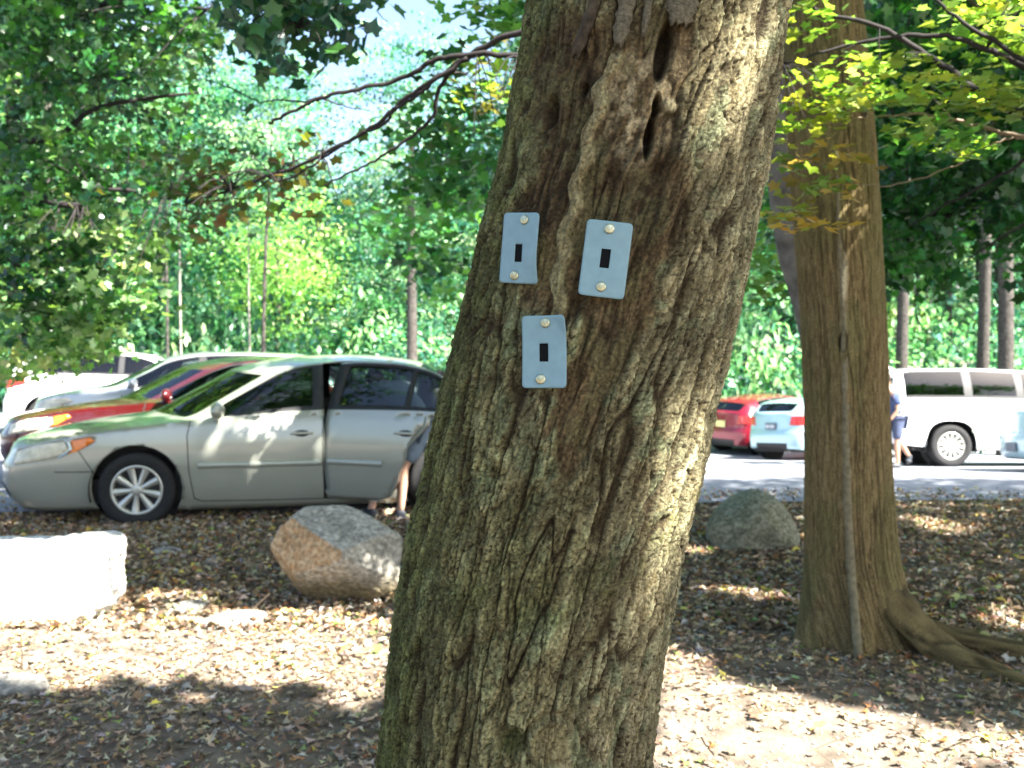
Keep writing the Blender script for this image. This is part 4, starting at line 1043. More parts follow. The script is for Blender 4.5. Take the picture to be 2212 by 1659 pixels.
# soil mound under the angular boulder's right side
# ------------------------------------------------------------ fallen leaves
def litter(name, n, ylo, yhi, tpl, s0, s1, dens=None, seed=1, lift=.012, tilt=.45):
    r = np.random.default_rng(seed)
    y = ylo+(yhi-ylo)*r.random(n*3); x = (r.random(n*3)*2-1)*(.62*y+.8)
    e = edge_y(x); keep = (y < e+.0)|(r.random(len(x)) < .10*np.exp(-(y-e)/2.5))
    d = .50+1.0*fbm(x*.9, y*1.3, 71, 3); bare = .45*sm(.48, .60, fbm(x*.7+9, y*.9, 77, 3))+.55*np.exp(-((y-3.6-.2*x)/1.0)**2-((x-.9)/.9)**2)
    keep &= r.random(len(x)) < d*(1-bare)
    # keep clear of boulders and trunks
    x = x[keep][:n]; y = y[keep][:n]; m = len(x)
    z = zg(x, y)+.05*(fbm(x*1.3, y*1.3, 3)-.5)*np.clip(1-(y-9)/3, 0, 1)+.0175*(fbm(x*7, y*7, 8)-.5)*np.clip(1-(y-8)/3, 0, 1)
    z = np.where(y > e[keep][:n], z+.035, z)
    P = np.stack([x, y, z+lift+.02*r.random(m)], -1)
    M = rotm(r.random(m)*6.28, r.normal(0, tilt, m), r.normal(0, tilt, m)); S = s0+(s1-s0)*r.random(m)**1.4
    cols = [(.25, .175, .11)]*5+[(.34, .26, .17)]*4+[(.13, .085, .055)]*6+[(.18, .12, .075)]*5+[(.26, .24, .215)]*5+[(.44, .37, .26)]*2+[(.07, .052, .038)]*5+[(.46, .38, .09)]+[(.28, .12, .04)]+[(.13, .19, .05)]*(1 if seed % 2 else 0)
    C = palette(cols, m, .35, r)*1.3
    o = link(name, leaves(name, tpl, P, M, S, C, M_litter)); return tag(o, 'dry tan and brown leaves scattered over the ground', 'leaf litter', kind='stuff')
CURL = star([(180, .55), (130, .26), (60, .30), (0, .62), (-60, .30), (-130, .26)], .55, .35)
CURL2 = star([(180, .5), (140, .20), (100, .38), (50, .2), (15, .6), (-30, .22), (-80, .40), (-130, .2)], -.35, -.4)
litter('leaf_litter', 26000, 3.0, 6.6, CURL2, .022, .062, seed=1, lift=.004, tilt=.26)
litter('leaf_litter', 5500, 3.0, 6.6, OAKISH, .04, .085, seed=2, lift=.010, tilt=.25)
litter('leaf_litter', 52000, 5.6, 12.0, CURL, .025, .07, seed=3, tilt=.36)
litter('leaf_litter', 350, 3.0, 7.5, MAPLE, .05, .075, seed=5, lift=.015, tilt=.2)
# sticks
r = np.random.default_rng(15); n = 380; y = 3.2+6*r.random(n)**1.3; x = (r.random(n)*2-1)*(.6*y)
STK = (np.array([(-.5, 0, 0), (0, .04, .02), (.5, 0, 0), (.5, .012, .02), (0, .055, .04), (-.5, .02, .02)], float), np.array([(0, 1, 4, 5), (1, 2, 3, 4)]))
tag(link('fallen_twigs', leaves('fallen_twigs', STK, np.stack([x, y, zg(x, y)+.03], -1), rotm(r.random(n)*6.28, r.normal(0, .12, n), r.normal(0, .5, n)), .08+.28*r.random(n)**2, palette([(.12, .09, .06), (.20, .16, .12), (.07, .05, .04)], n, .3, r), M_litter)), 'thin dry twigs lying among the fallen leaves', 'twigs', kind='stuff')
# grit
r = np.random.default_rng(5); n = 9000; y = 3.0+4.5*r.random(n); x = (r.random(n)*2-1)*(.6*y)
P = np.stack([x, y, zg(x, y)+.05*(fbm(x*1.3, y*1.3, 3)-.5)+.0175*(fbm(x*7, y*7, 8)-.5)+.003], -1); S = .008+.02*r.random(n)**3
OCT = (np.array([(1, 0, 0), (0, 1, 0), (-1, 0, 0), (0, -1, 0), (0, 0, .6)], float)*.5, np.array([(0, 1, 4), (1, 2, 4), (2, 3, 4), (3, 0, 4)]))
tag(link('gravel', leaves('gravel', OCT, P, rotm(r.random(n)*6.28, r.normal(0, .3, n), r.normal(0, .3, n)), S, palette([(.30, .28, .25), (.22, .20, .17), (.40, .38, .34)], n, .3, r), M_litter)), 'pale grit and pebbles showing between the fallen leaves', 'gravel', kind='stuff')
# big leaves one can pick out on the ground
r_ = random.Random(3); me_cache = {}
for k, (xd, yd, cn, nm) in enumerate([(1385*1, 1560, 0, ''), ]): pass
def ground_leaf(xd, yd, col, size, label):
    p = GD(xd, yd); key = tuple(col)
    if key not in me_cache:
        V, F = MAPLE; me_cache[key] = npmesh('fallen_leaf', V, F, [M_litter], cols=np.tile(np.array(col)[None], (len(V), 1)))
    o = link('fallen_leaf', me_cache[key], None, (p.x, p.y, p.z+.045)); o.scale = (size,)*3; o.rotation_euler = (r_.uniform(-.35, .1), r_.uniform(-.25, .25), r_.uniform(0, 6.2)); tag(o, label, 'leaf')
YEL = (.60, .50, .12); GRN = (.22, .42, .16); PAL = (.55, .52, .22)
for a in [(1512, 1345, PAL, .09, 'pale yellow leaf on the ground right behind the root flare'), (1665, 1332, PAL, .1, ''),]: pass
ground_leaf(2075, 1302, PAL, .10, 'pale yellow fallen leaf behind the spreading roots at right')
ground_leaf(1972, 1298, PAL, .08, 'small yellow fallen leaf just right of the straight trunk')
ground_leaf(1780, 1585, YEL, .085, 'yellow maple leaf on bright ground at the bottom right')
ground_leaf(2115, 1386, PAL, .09, 'pale pointed leaf lying on the roots at the right edge')
ground_leaf(1470, 1330, YEL, .07, 'yellow leaf near the leaning trunk below the rounded boulder')
ground_leaf(1720, 1485, GRN, .07, 'green leaf in the litter below the straight trunk')
ground_leaf(605, 1440, GRN, .06, 'green leaf in the litter at the lower left')
ground_leaf(880, 1240, YEL, .05, 'yellow leaf low beside the leaning trunk near the angular boulder')
# ------------------------------------------------------------ people
def skin(name, J, E, Rr, material, parent, sub=2):
    me = bpy.data.meshes.new(name); me.from_pydata([tuple(j) for j in J], E, []); o = bpy.data.objects.new(name, me); COL.objects.link(o); o.parent = parent
    md = o.modifiers.new('skin', 'SKIN')
    if not me.skin_vertices: me.attributes.new  # layer comes with the modifier
    for i, v in enumerate(me.skin_vertices[0].data):
        rr = Rr[i]; v.radius = (rr, rr) if not isinstance(rr, tuple) else rr; v.use_root = (i == 0)
    md.use_smooth_shade = True; md.branch_smoothing = .4
    s = o.modifiers.new('sub', 'SUBSURF'); s.levels = sub; s.render_levels = sub
    me.materials.append(material); return o
M_skin = mat('skin', (.42, .23, .15), .5, var=.12, vscale=12); M_skin2 = mat('skin_light', (.55, .33, .23), .5, var=.1, vscale=12)
M_shorts = mat('blue_shorts', (.20, .26, .33), .85, var=.15, vscale=20); M_navy = mat('navy_shirt', (.035, .055, .13), .85, var=.2, vscale=15)
M_tee = mat('grey_shirt', (.20, .24, .28), .85, var=.15, vscale=15); M_shoe = mat('dark_shoe', (.03, .035, .045), .7); M_hair = mat('dark_hair', (.03, .02, .015), .7); M_navs = mat('navy_shorts', (.05, .065, .12), .85, var=.2, vscale=15)
def person(loc, J, label, skinm, shirt, shorts, shoe, rz=0):
    """J: named joints in local metres"""
    root = empty('person', loc, rz, label, 'person')
    v = {k: Vector(p) for k, p in J.items()}
    names = ['pelvis', 'waist', 'chest', 'neck', 'head0', 'head1', 'shL', 'elL', 'wrL', 'shR', 'elR', 'wrR', 'hipL', 'knL', 'cfL', 'anL', 'toL', 'hipR', 'knR', 'cfR', 'anR', 'toR']
    for s in 'LR': v['cf'+s] = v['kn'+s].lerp(v['an'+s], .32)+Vector((0, 0, 0))
    rad = dict(pelvis=(.13, .11), waist=(.12, .09), chest=(.14, .10), neck=.055, head0=.075, head1=.085, shL=.055, elL=.038, wrL=.027, shR=.055, elR=.038, wrR=.027,
               hipL=.085, knL=.054, cfL=.056, anL=.034, toL=.032, hipR=.085, knR=.054, cfR=.056, anR=.034, toR=.032)
    P = [v[n] for n in names]; ix = {n: i for i, n in enumerate(names)}
    E = [(ix[a], ix[b]) for a, b in [('pelvis', 'waist'), ('waist', 'chest'), ('chest', 'neck'), ('neck', 'head0'), ('head0', 'head1'), ('chest', 'shL'), ('shL', 'elL'), ('elL', 'wrL'), ('chest', 'shR'), ('shR', 'elR'), ('elR', 'wrR'),
        ('pelvis', 'hipL'), ('hipL', 'knL'), ('knL', 'cfL'), ('cfL', 'anL'), ('anL', 'toL'), ('pelvis', 'hipR'), ('hipR', 'knR'), ('knR', 'cfR'), ('cfR', 'anR'), ('anR', 'toR')]]
    skin('body', P, E, [rad[n] for n in names], skinm, root)
    for s in 'LR':
        w = v['wr'+s]; d = (w-v['el'+s]).normalized(); a = d.cross(Vector((.3, .2, 1))).normalized()
        pts = [w, w+d*.045, w+d*.085]; e = [(0, 1), (1, 2)]; rr = [.022, (.034, .017), (.036, .015)]
        for f in range(4):
            q = w+d*.085+a*(f-1.5)*.019; l = [.062, .074, .070, .054][f]; i0 = len(pts)
            pts += [q+d*.01, q+d*l*.6, q+d*l+Vector((0, 0, -.008))]; e += [(2, i0), (i0, i0+1), (i0+1, i0+2)]; rr += [.0085, .0085, .007]
        i0 = len(pts); pts += [w+d*.04+a*.035, w+d*.075+a*.055]; e += [(1, i0), (i0, i0+1)]; rr += [.010, .008]
        skin('hand', pts, e, rr, skinm, root, 1)
    up = (v['head1']-v['head0']).normalized(); c = v['head0'].lerp(v['head1'], .5); fw = Vector(J['face']).normalized(); fw = (fw-up*fw.dot(up)).normalized(); sd = up.cross(fw)
    M = Matrix((sd, fw, up)).transposed().to_euler()
    h = MB().ell(c+up*.035-fw*.018, (.088, .098, .10), rot=M); h.build('hair', M_hair, root)
    fc = MB().ell(c+fw*.10-up*.015, (.014, .022, .022), rot=M).ell(c+sd*.088, (.012, .022, .032), rot=M).ell(c-sd*.088, (.012, .022, .032), rot=M).ell(c+fw*.088-up*.055, (.026, .010, .008), rot=M)
    fc.build('face_features', skinm, root)
    ey = MB().ell(c+fw*.088+sd*.032+up*.01, (.013, .008, .008), rot=M).ell(c+fw*.088-sd*.032+up*.01, (.013, .008, .008), rot=M); ey.build('eyes', M_dark, root)
    # clothes
    b = lambda a, k, t: v[a].lerp(v[k], t)
    sh = [v['pelvis'].lerp(v['waist'], .2), v['waist'], v['chest'], v['neck'].lerp(v['chest'], .25), v['shL'], b('shL', 'elL', .75), v['shR'], b('shR', 'elR', .75)]
    skin('shirt', sh, [(0, 1), (1, 2), (2, 3), (2, 4), (4, 5), (2, 6), (6, 7)], [(.165, .14), (.16, .13), (.175, .135), .075, .085, .078, .085, .078], shirt, root)
    so_ = [v['pelvis'], v['hipL'], b('hipL', 'knL', .5), b('hipL', 'knL', .93), v['hipR'], b('hipR', 'knR', .5), b('hipR', 'knR', .93)]
    skin('shorts', so_, [(0, 1), (1, 2), (2, 3), (0, 4), (4, 5), (5, 6)], [(.165, .14), .115, .10, .095, .115, .10, .095], shorts, root)
    for s in 'LR':
        a = v['an'+s]; t_ = v['to'+s]; d = (t_-a); he = a-d*.28; he.z = min(a.z-.05, t_.z+.02) if d.z > -.1 else he.z
        pts = [a+Vector((0, 0, -.035)), a.lerp(t_, .5)+Vector((0, 0, -.005)), t_+Vector((0, 0, 0)), he]
        skin('shoe', pts, [(0, 1), (1, 2), (0, 3)], [.048, .046, .042, .042], shoe, root)
    return root
# leaning into the open rear door of the silver sedan
person((-1.02, 8.98, .0), dict(pelvis=(.16, .05, .90), waist=(.06, .22, 1.02), chest=(-.12, .50, 1.17), neck=(-.24, .68, 1.22), head0=(-.29, .76, 1.22), head1=(-.34, .86, 1.24),
    shL=(-.28, .50, 1.16), elL=(-.40, .62, .95), wrL=(-.50, .82, .85), shR=(.04, .58, 1.14), elR=(-.02, .78, .95), wrR=(-.16, .98, .88),
    hipL=(.07, .06, .86), knL=(-.20, .10, .49), anL=(-.26, .09, .09), toL=(-.34, .24, .03), hipR=(.24, .03, .86), knR=(.04, -.03, .49), anR=(.01, .03, .09), toR=(-.04, .20, .03), face=(-.4, .7, -.6)),
    'person in blue shorts and dark shoes leaning into the open rear door, legs showing', M_skin2, M_tee, M_shorts, M_shoe)
# loading the white vehicle, half hidden by the straight trunk
person((7.05, 18.45, float(zg(7.0, 18.45))+.03), dict(pelvis=(.06, 0, .92), waist=(.03, 0, 1.08), chest=(-.04, 0, 1.36), neck=(-.10, 0, 1.50), head0=(-.14, 0, 1.58), head1=(-.17, 0, 1.70),
    shL=(-.05, .19, 1.38), elL=(-.14, .22, 1.12), wrL=(-.34, .20, 1.05), shR=(-.03, -.19, 1.38), elR=(.0, -.23, 1.10), wrR=(-.14, -.20, .90),
    hipL=(.06, .10, .88), knL=(.16, .10, .50), anL=(.36, .10, .20), toL=(.33, .10, .06), hipR=(.06, -.10, .88), knR=(.04, -.10, .49), anR=(.07, -.10, .09), toR=(-.10, -.11, .03), face=(-1, 0, -.3)),
    'person in navy T-shirt and shorts stepping behind the white vehicle with the raised liftgate', M_skin, M_navy, M_navs, M_shoe)
# ------------------------------------------------------------ woods behind the lot
GREENS = [(.07, .24, .08), (.14, .35, .14), (.02, .12, .05), (.24, .43, .18), (.08, .27, .18), (.24, .43, .28), (.01, .07, .04), (.03, .16, .11), (.40, .52, .32), (.015, .09, .07)]  # palest and darkest tones paint sunlit leaves and shaded gaps
def crown_mesh(name, rx, rz, ncl, per, s0, s1, cols, seed, tpl=RHOMB, rcl=.75):
    r = np.random.default_rng(seed); d = r.normal(size=(ncl, 3)); d /= np.linalg.norm(d, axis=1)[:, None]
    rad = r.random((ncl, 1))**.45; c = d*rad*np.array([rx, rx, rz])
    P = np.repeat(c, per, 0)+r.normal(size=(ncl*per, 3))*np.array([rcl, rcl, rcl*.38]); n = len(P)
    M = rotm(r.random(n)*6.28, r.normal(0, .7, n), r.normal(0, .7, n)); S = s0+(s1-s0)*r.random(n)
    cc = np.repeat(palette(cols, ncl, .35, r), per, 0)*(1+.25*(r.random((n, 1))*2-1))
    return leaves(name, tpl, P, M, S, cc, M_far)
CR = [crown_mesh('crown', 3.3, 4.2, 125, 44, .14, .27, GREENS, 100+k, rcl=.50) for k in range(5)]
CRY = [crown_mesh('crown', 3.0, 3.6, 110, 44, .14, .26, [(.24, .44, .09), (.18, .40, .09), (.36, .48, .16)], 120+k) for k in range(2)]
SH = [crown_mesh('crown', 2.3, 1.5, 80, 34, .12, .24, GREENS+[(.06, .16, .08), (.03, .10, .05)], 140+k, rcl=.5) for k in range(4)]
def far_tree(x, y, top, rcrown, tr, me, label, group=None, lean=0, tm=M_bark2, low=None):
    z0 = float(zg(x, y)); root = empty('forest_tree', (x, y, z0), 0, label, 'tree', group)
    h = top-z0; cz = h-rcrown*1.15
    MB().tube([(0, 0, -.2), (lean*.3, 0, h*.35), (lean, .1, h*.75)], tr, tr*.45, 9, 4, .01).build('trunk', tm, root)
    o = link('crown', me, root, (lean, 0, cz)); s = rcrown/3.6; o.scale = (s, s, s*1.05); o.rotation_euler = (0, 0, random.uniform(0, 6.2))
    if low:
        o = link('crown', me, root, (lean*.5, .3, low)); s = rcrown/4.6; o.scale = (s, s, s*.7); o.rotation_euler = (0, 0, random.uniform(0, 6.2))
M_pale = mat('bark_pale', (.24, .22, .19), .9, var=.4, vscale=6, bump=.6, bscale=20, spec=.2)
# trunks that can be told apart
for (px, Y, w, top, m_, lab, lean) in [(262, 25.4, 5, 9.3, M_bark2, 'dark slim trunk rising above the silver sedan roof in the woods', .3), (250, 26, 2.5, 8.5, M_pale, 'thin pale trunk left of the dark slim trunk in the woods', 0), (181, 25.6, 3, 9.5, M_pale, 'pale trunk above the silver grey crossover in the woods', 0),
        (168, 25.2, 3.5, 9, M_bark2, 'short brown trunk left of a pale one in the woods at left', 0), (412, 24.5, 13, 9.3, M_bark2, 'brown trunk in the woods just left of the leaning trunk', 0),
        (902, 26, 14, 17, M_bark2, 'grey forest trunk right behind the straight brown trunk', 0), (983, 26, 14, 18, M_bark2, 'trunk in the woods above the white vehicle, ivy round it', 0), (1008, 25, 18, 18, M_bark2, 'thick forest trunk at the right edge above the white vehicle', -.6)]:
    x = (px-512)/1000*Y; far_tree(x, Y, top, 1.9 if top < 12 else 3.6, w/2/1000*Y, CR[int(px) % 5], lab, lean=lean, tm=m_)
r = random.Random(21); k = 0
for Y in (31, 34, 38, 43, 49, 55):
    x = -.62*Y-r.uniform(0, 3)
    while x < .66*Y:
        px = 512+1000*x/Y; cap = 999
        if 60 < px < 560: 
            cap = CAM.z+(332-(r.uniform(150, 225) if 200 < px < 520 else r.uniform(30, 120)))/1000*Y
        if 690 < px < 800: cap = CAM.z+(332-r.uniform(150, 230))/1000*Y
        top = min(cap, r.uniform(13, 21)); rc = min(r.uniform(3.2, 4.6), top*.36)
        me = r.choice(CRY) if r.random() < .07 else r.choice(CR)
        far_tree(x, Y+r.uniform(-1.5, 1.5), top, rc, r.uniform(.10, .20), me, 'green leafy tree among many in the woods behind the parking lot', 'trees in the woods behind the lot', low=r.uniform(2.2, 4.5) if r.random() < .45 else None)
        x += r.uniform(2.6, 4.2)
for Y in (28.5, 31, 35):
    x = -.60*Y
    while x < .62*Y:
        z0 = float(zg(x, Y)); root = empty('shrub', (x, Y+r.uniform(-1, 1), z0), 0, 'bushy green undergrowth at the edge of the woods behind the lot', 'shrub', 'shrubs at the edge of the woods')
        o = link('foliage', r.choice(SH), root, (0, 0, r.uniform(.9, 1.8))); s = r.uniform(.7, 1.25); o.scale = (s, s, s*r.uniform(.9, 2.0)); o.rotation_euler = (0, 0, r.uniform(0, 6)); x += r.uniform(2.2, 3.8)
# the deep woods
r2 = np.random.default_rng(9); n = 60000; x = (r2.random(n)*2-1)*62; y = 62+8*r2.random(n); pxx = 512+1000*x/y
cap = np.where((pxx > 150) & (pxx < 545), CAM.z+(332-195-60*fbm(pxx/40, pxx*0, 4))/1000*y, 26); z = -1+(cap+1)*r2.random(n)**.9
tag(link('woods', leaves('woods', RHOMB, np.stack([x, y, z], -1), rotm(r2.random(n)*6.28, r2.normal(0, .8, n), r2.normal(0, .8, n)), .35+.4*r2.random(n), palette([(.02, .08, .03), (.03, .12, .05), (.05, .16, .06)], n, .4, r2), M_far)), 'far green mass of the woods closing the view', 'woods', kind='stuff')  # darkened leaf colours paint the shade deep in the woods
# small pale building glimpsed between the trunks
b = empty('park_building', (8.2, 38.5, float(zg(8.2, 38.5))), 0, 'small cream building with a brown corner post glimpsed between the trunks', 'building')
link('wall', MB().box((0, 0, 1.6), (3.6, 3, 3.2)).mesh('wall', [mat('cream_wall', (.62, .58, .48), .8, var=.08)], False), b)
link('corner_post', MB().box((.2, -1.62, 1.6), (.22, .22, 3.3)).mesh('corner_post', [M_bark2], False), b)
link('roof', MB().box((0, 0, 3.32), (4.3, 3.8, .22)).mesh('roof', [mat('roof_felt', (.14, .12, .10), .9)], False), b)

# ------------------------------------------------------------ near foliage
def fill(poly, Y0, Y1, ncl, per, spread, s0, s1, cols, seed, flat=.5, tilt=.55, j=.3, clj=.3, base_pitch=0.0):
    """leaf clusters that fill a region of space seen inside poly, from depth Y0 to Y1"""
    r = np.random.default_rng(seed); xs_ = [p[0] for p in poly]; ys_ = [p[1] for p in poly]; C = []
    while len(C) < ncl:
        a = r.uniform(min(xs_), max(xs_)); b_ = r.uniform(min(ys_), max(ys_))
        if inpoly(a, b_, poly): C.append(tuple(WD(a, b_, r.uniform(Y0, Y1))))
    C = np.array(C); P = np.repeat(C, per, 0); n = len(P); off = r.normal(size=(n, 3))*np.array([spread, spread, spread*flat]); P = P+off
    M = rotm(r.random(n)*6.28, base_pitch+r.normal(0, tilt, n), r.normal(0, tilt, n)); S = s0+(s1-s0)*r.random(n)
    cc = np.repeat(palette(cols, ncl, clj, r), per, 0); cc = cc*(1+j*(r.random((n, 1))*2-1))
    return P, M, S, cc, C
def twigs_to(mb, C, hub, r0=.006, r1=.002, every=1, sag=.05, seg=4):
    for c in C[::every]:
        c = Vector(c); h = Vector(min(hub, key=lambda q: (Vector(q)-c).length)); m = h.lerp(c, .5)+Vector((0, 0, sag))
        mb.tube([h, m, c], r0, r1, seg, 3, .004)
DKG = [(.015, .085, .015), (.02, .11, .025), (.035, .15, .03), (.012, .065, .025), (.05, .18, .035)]
MIDG = [(.06, .21, .04), (.10, .28, .06), (.04, .17, .05), (.14, .32, .07)]
SN = np.array(SUN)
def lit(xd, yd, Y, r): return (np.array(WD(xd, yd, Y)), r)
def litg(xd, yd, r): return (np.array(GD(xd, yd)), r)
def litt(xd, yd, r): return (np.array(main.hit(xd, yd)[0]), r)
PATCH = []  # spots kept sunlit by removing leaves along their sun rays
for xd in range(-40, 780, 50):
    for yy in (1350, 1392, 1430): PATCH.append(litg(xd, yy+10*math.sin(xd*.05), .20-.0001*max(0, xd-300)))
for (x_, y_) in [(20, 1200), (110, 1200), (210, 1200), (20, 1290), (110, 1300), (210, 1290), (-60, 1240)]: PATCH.append(lit(x_, y_, 5.75, .2))
PATCH += [litg(100, 1440, .22), litg(250, 1425, .20), litg(0, 1420, .2), litg(700, 1380, .10), litg(640, 1420, .08), litg(720, 1470, .07), litg(780, 1500, .06), litg(430, 1290, .06), litg(330, 1295, .05), litg(560, 1480, .05), litg(100, 1100, .18), litg(30, 1105, .2), litg(800, 1440, .06)]
for (x_, y_, r_) in [(1460, 1470, .12), (1530, 1500, .14), (1620, 1520, .14), (1720, 1545, .12), (1830, 1570, .13), (1950, 1590, .13), (2060, 1610, .12), (1500, 1560, .14), (1600, 1590, .12), (1440, 1420, .06), (1490, 1640, .1), (1700, 1650, .09), (1900, 1650, .08), (2170, 1330, .05), (1470, 1190, .12), (1990, 1130, .06), (2040, 1145, .1), (2190, 1350, .06), (1560, 1280, .05), (1620, 1292, .05), (2150, 1620, .1)]: PATCH.append(litg(x_, y_, r_*1.1))
for (x_, y_, r_) in [(130, 1530, -.02), (430, 1520, .0), (730, 1530, .02), (600, 1630, -.03)]: PATCH.append(litg(x_, y_, r_))
PATCH += [litt(1455, 1030, .02), litt(1448, 1085, .02), litt(1430, 1140, .005), litt(1355, 190, -.02), litt(1655, 50, .015), litt(1615, 200, .0), litt(1385, 1330, -.02), litt(1600, 360, -.02)]
for x_ in range(480, 900, 38): PATCH.append(lit(x_, 772, 9.9, .22))
PATCH += [lit(560, 810, 9.3, .12), lit(500, 850, 9.1, .14), lit(540, 820, 9.2, .14), lit(460, 875, 9.1, .12), lit(440, 890, 9.0, .12), lit(400, 888, 9.3, .2), lit(250, 905, 9.6, .1), lit(460, 935, 8.9, .05), lit(500, 925, 8.9, .03), lit(560, 930, 8.95, .05), lit(430, 1010, 8.9, .02), lit(620, 900, 9, .04), lit(545, 1010, 8.9, .015), lit(530, 1050, 8.9, .01), lit(695, 970, 9, .01),
          lit(865, 1060, 9.0, .04), lit(870, 1100, 9.0, .035), lit(790, 1120, 6.1, -.02), lit(770, 1150, 6.0, -.04), lit(925, 960, 9.2, .1), lit(930, 820, 9.5, .12), lit(130, 960, 8.9, .07), lit(1715, 1120, 8.1, .06), lit(1725, 1150, 8.1, .05)]
for (x_, y_) in [(320, 880), (420, 840), (500, 800), (200, 900), (100, 920), (280, 895)]: PATCH.append(lit(x_, y_, 11.6, .35))
for x_ in range(-40, 1000, 60): PATCH.append(lit(x_, 800, 14.5, .6))
for (x_, y_, r_) in [(1650, 230, .10), (1700, 220, .12), (1760, 210, .13), (1830, 200, .13), (1900, 170, .14), (1980, 170, .14), (2060, 190, .14), (2140, 210, .13), (2100, 60, .14), (2180, 50, .14), (2010, 290, .08), (2100, 290, .08), (1800, 270, .1), (1060, 110, .12), (1100, 100, .1), (1800, 470, .03)]: PATCH.append(lit(x_, y_, 4.7, r_))
for (x_, y_, r_) in [(260, 560, .5), (160, 660, .5), (60, 720, .4), (240, 640, .3), (420, 40, .25), (330, 300, .1), (120, 380, .15)]: PATCH.append(lit(x_, y_, 9.3, r_))
for (x_, y_, r_) in [(1000, 240, .06), (950, 155, .05), (990, 130, .06), (660, 400, .2), (560, 440, .15), (460, 420, .15)]: PATCH.append(lit(x_, y_, 4.7, r_))
def clear(P, amin=.6, extra=.05):
    keep = np.ones(len(P), bool)
    for (t, rad) in PATCH:
        d = P-t; a = d@SN; q = np.linalg.norm(d-a[:, None]*SN, axis=1); keep &= ~((q < rad+extra) & (a > amin))
    return keep
def cat(*L):
    o_ = tuple(np.concatenate([l[i] for l in L]) for i in range(4)); k_ = clear(o_[0]); return tuple(a[k_] for a in o_)
# maple hanging in from the left
lt = empty('maple_tree', (-8.2, 9.0, .2), 0, 'leafy tree at left whose dark green branches hang over the parked cars', 'tree')
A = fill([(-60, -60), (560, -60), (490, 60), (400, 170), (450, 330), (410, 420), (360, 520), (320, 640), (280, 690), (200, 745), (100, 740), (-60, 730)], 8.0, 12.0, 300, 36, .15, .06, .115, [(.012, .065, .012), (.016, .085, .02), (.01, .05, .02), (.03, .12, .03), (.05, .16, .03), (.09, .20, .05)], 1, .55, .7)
A2 = fill([(120, 440), (330, 480), (350, 600), (290, 690), (180, 760), (60, 780), (60, 620)], 8.0, 11, 75, 30, .15, .07, .12, [(.20, .34, .12), (.34, .46, .22), (.13, .27, .10)], 2, .5, .6)  # paler leaf colours paint the sunlit part of the crown
A3 = fill([(-60, 600), (120, 620), (240, 760), (180, 800), (60, 830), (-60, 830)], 9, 11.5, 46, 24, .13, .07, .11, [(.20, .32, .09), (.38, .46, .20), (.12, .25, .07)], 3, .6, .7)  # sunlit tones painted into the lowest leaves too
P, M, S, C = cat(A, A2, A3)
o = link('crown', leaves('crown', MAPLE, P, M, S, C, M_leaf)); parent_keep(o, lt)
mb = MB(); mb.tube([(-8.2, 9.0, -.5), (-8.1, 9, 2), (-8.0, 9.1, 6)], .2, .14, 12, 5, .01); hubs = []
for (p0, p1, p2) in [((-8, 9.1, 4.5), WD(0, 300, 9.5), WD(430, 200, 9.5)), ((-8, 9.1, 3.5), WD(0, 560, 10), WD(300, 600, 10)), ((-8, 9, 5.5), WD(60, 30, 10), WD(450, 20, 9)), ((-8, 9, 3.2), WD(0, 700, 10), WD(180, 760, 10)), ((-8, 9, 4.5), WD(60, 420, 9), WD(370, 430, 9))]:
    pth = smoothpath([p0, p1, Vector(p1).lerp(Vector(p2), .5)+Vector((0, 0, .08)), p2], 6); mb.tube([p0, p1, Vector(p1).lerp(Vector(p2), .5)+Vector((0, 0, .08)), p2], .045, .012, 7, 6, .01); hubs += [tuple(q) for q in pth]
twigs_to(mb, A[4], hubs, .008, .003, 2)
o = mb.build('trunk', M_twig); parent_keep(o, lt)
# branches of the straight trunk's tree reaching left behind the leaning trunk
mb = MB()
def br(pts, Y0, Y1, r0, r1, jit=.006, seg=8, n=6): 
    k = len(pts); P = [WD(a, b_, Y0+(Y1-Y0)*i/(k-1)) for i, (a, b_) in enumerate(pts)]
    mb.tube(P, r0, r1, seg, n, jit); return P
K = 1/(D*1000)
B1 = br([(1290, 120), (1130, 122), (1030, 116), (950, 126), (905, 150), (860, 172), (760, 196), (680, 216), (620, 245), (582, 266)], 4.4, 4.8, .014, .007)
B2 = br([(1290, 60), (1130, 70), (1035, 108), (960, 158), (880, 212), (800, 278), (700, 332), (600, 374), (500, 408), (400, 440)], 4.4, 5.2, .016, .005)
B3 = br([(1010, 124), (940, 172), (905, 204), (850, 236), (835, 262), (760, 300), (700, 340), (650, 372), (600, 392)], 4.5, 4.9, .010, .004)
B4 = br([(985, 140), (950, 190), (935, 250), (890, 295), (820, 340), (760, 372), (700, 400)], 4.55, 4.9, .011, .004)
B5 = br([(700, 212), (660, 218), (600, 218), (560, 222)], 4.75, 4.9, .006, .003); B6 = br([(700, 215), (740, 228), (800, 240)], 4.75, 4.7, .004, .002)
B7 = br([(700, 335), (720, 400), (730, 450)], 4.9, 4.9, .004, .002); B8 = br([(760, 196), (775, 205), (770, 186), (760, 180)], 4.7, 4.7, .004, .002)
B9 = br([(560, 222), (500, 190), (440, 170)], 4.9, 5, .004, .002); B10 = br([(600, 376), (540, 420), (480, 460)], 5.0, 5.1, .004, .002)
F1 = fill([(380, 380), (480, 330), (600, 350), (720, 330), (700, 430), (640, 470), (560, 440), (470, 500), (390, 500)], 4.7, 5.6, 46, 9, .11, .045, .08, [(.06, .12, .02), (.12, .10, .03), (.16, .10, .04), (.07, .15, .03), (.05, .10, .02), (.20, .20, .04)], 11, .7, .6)
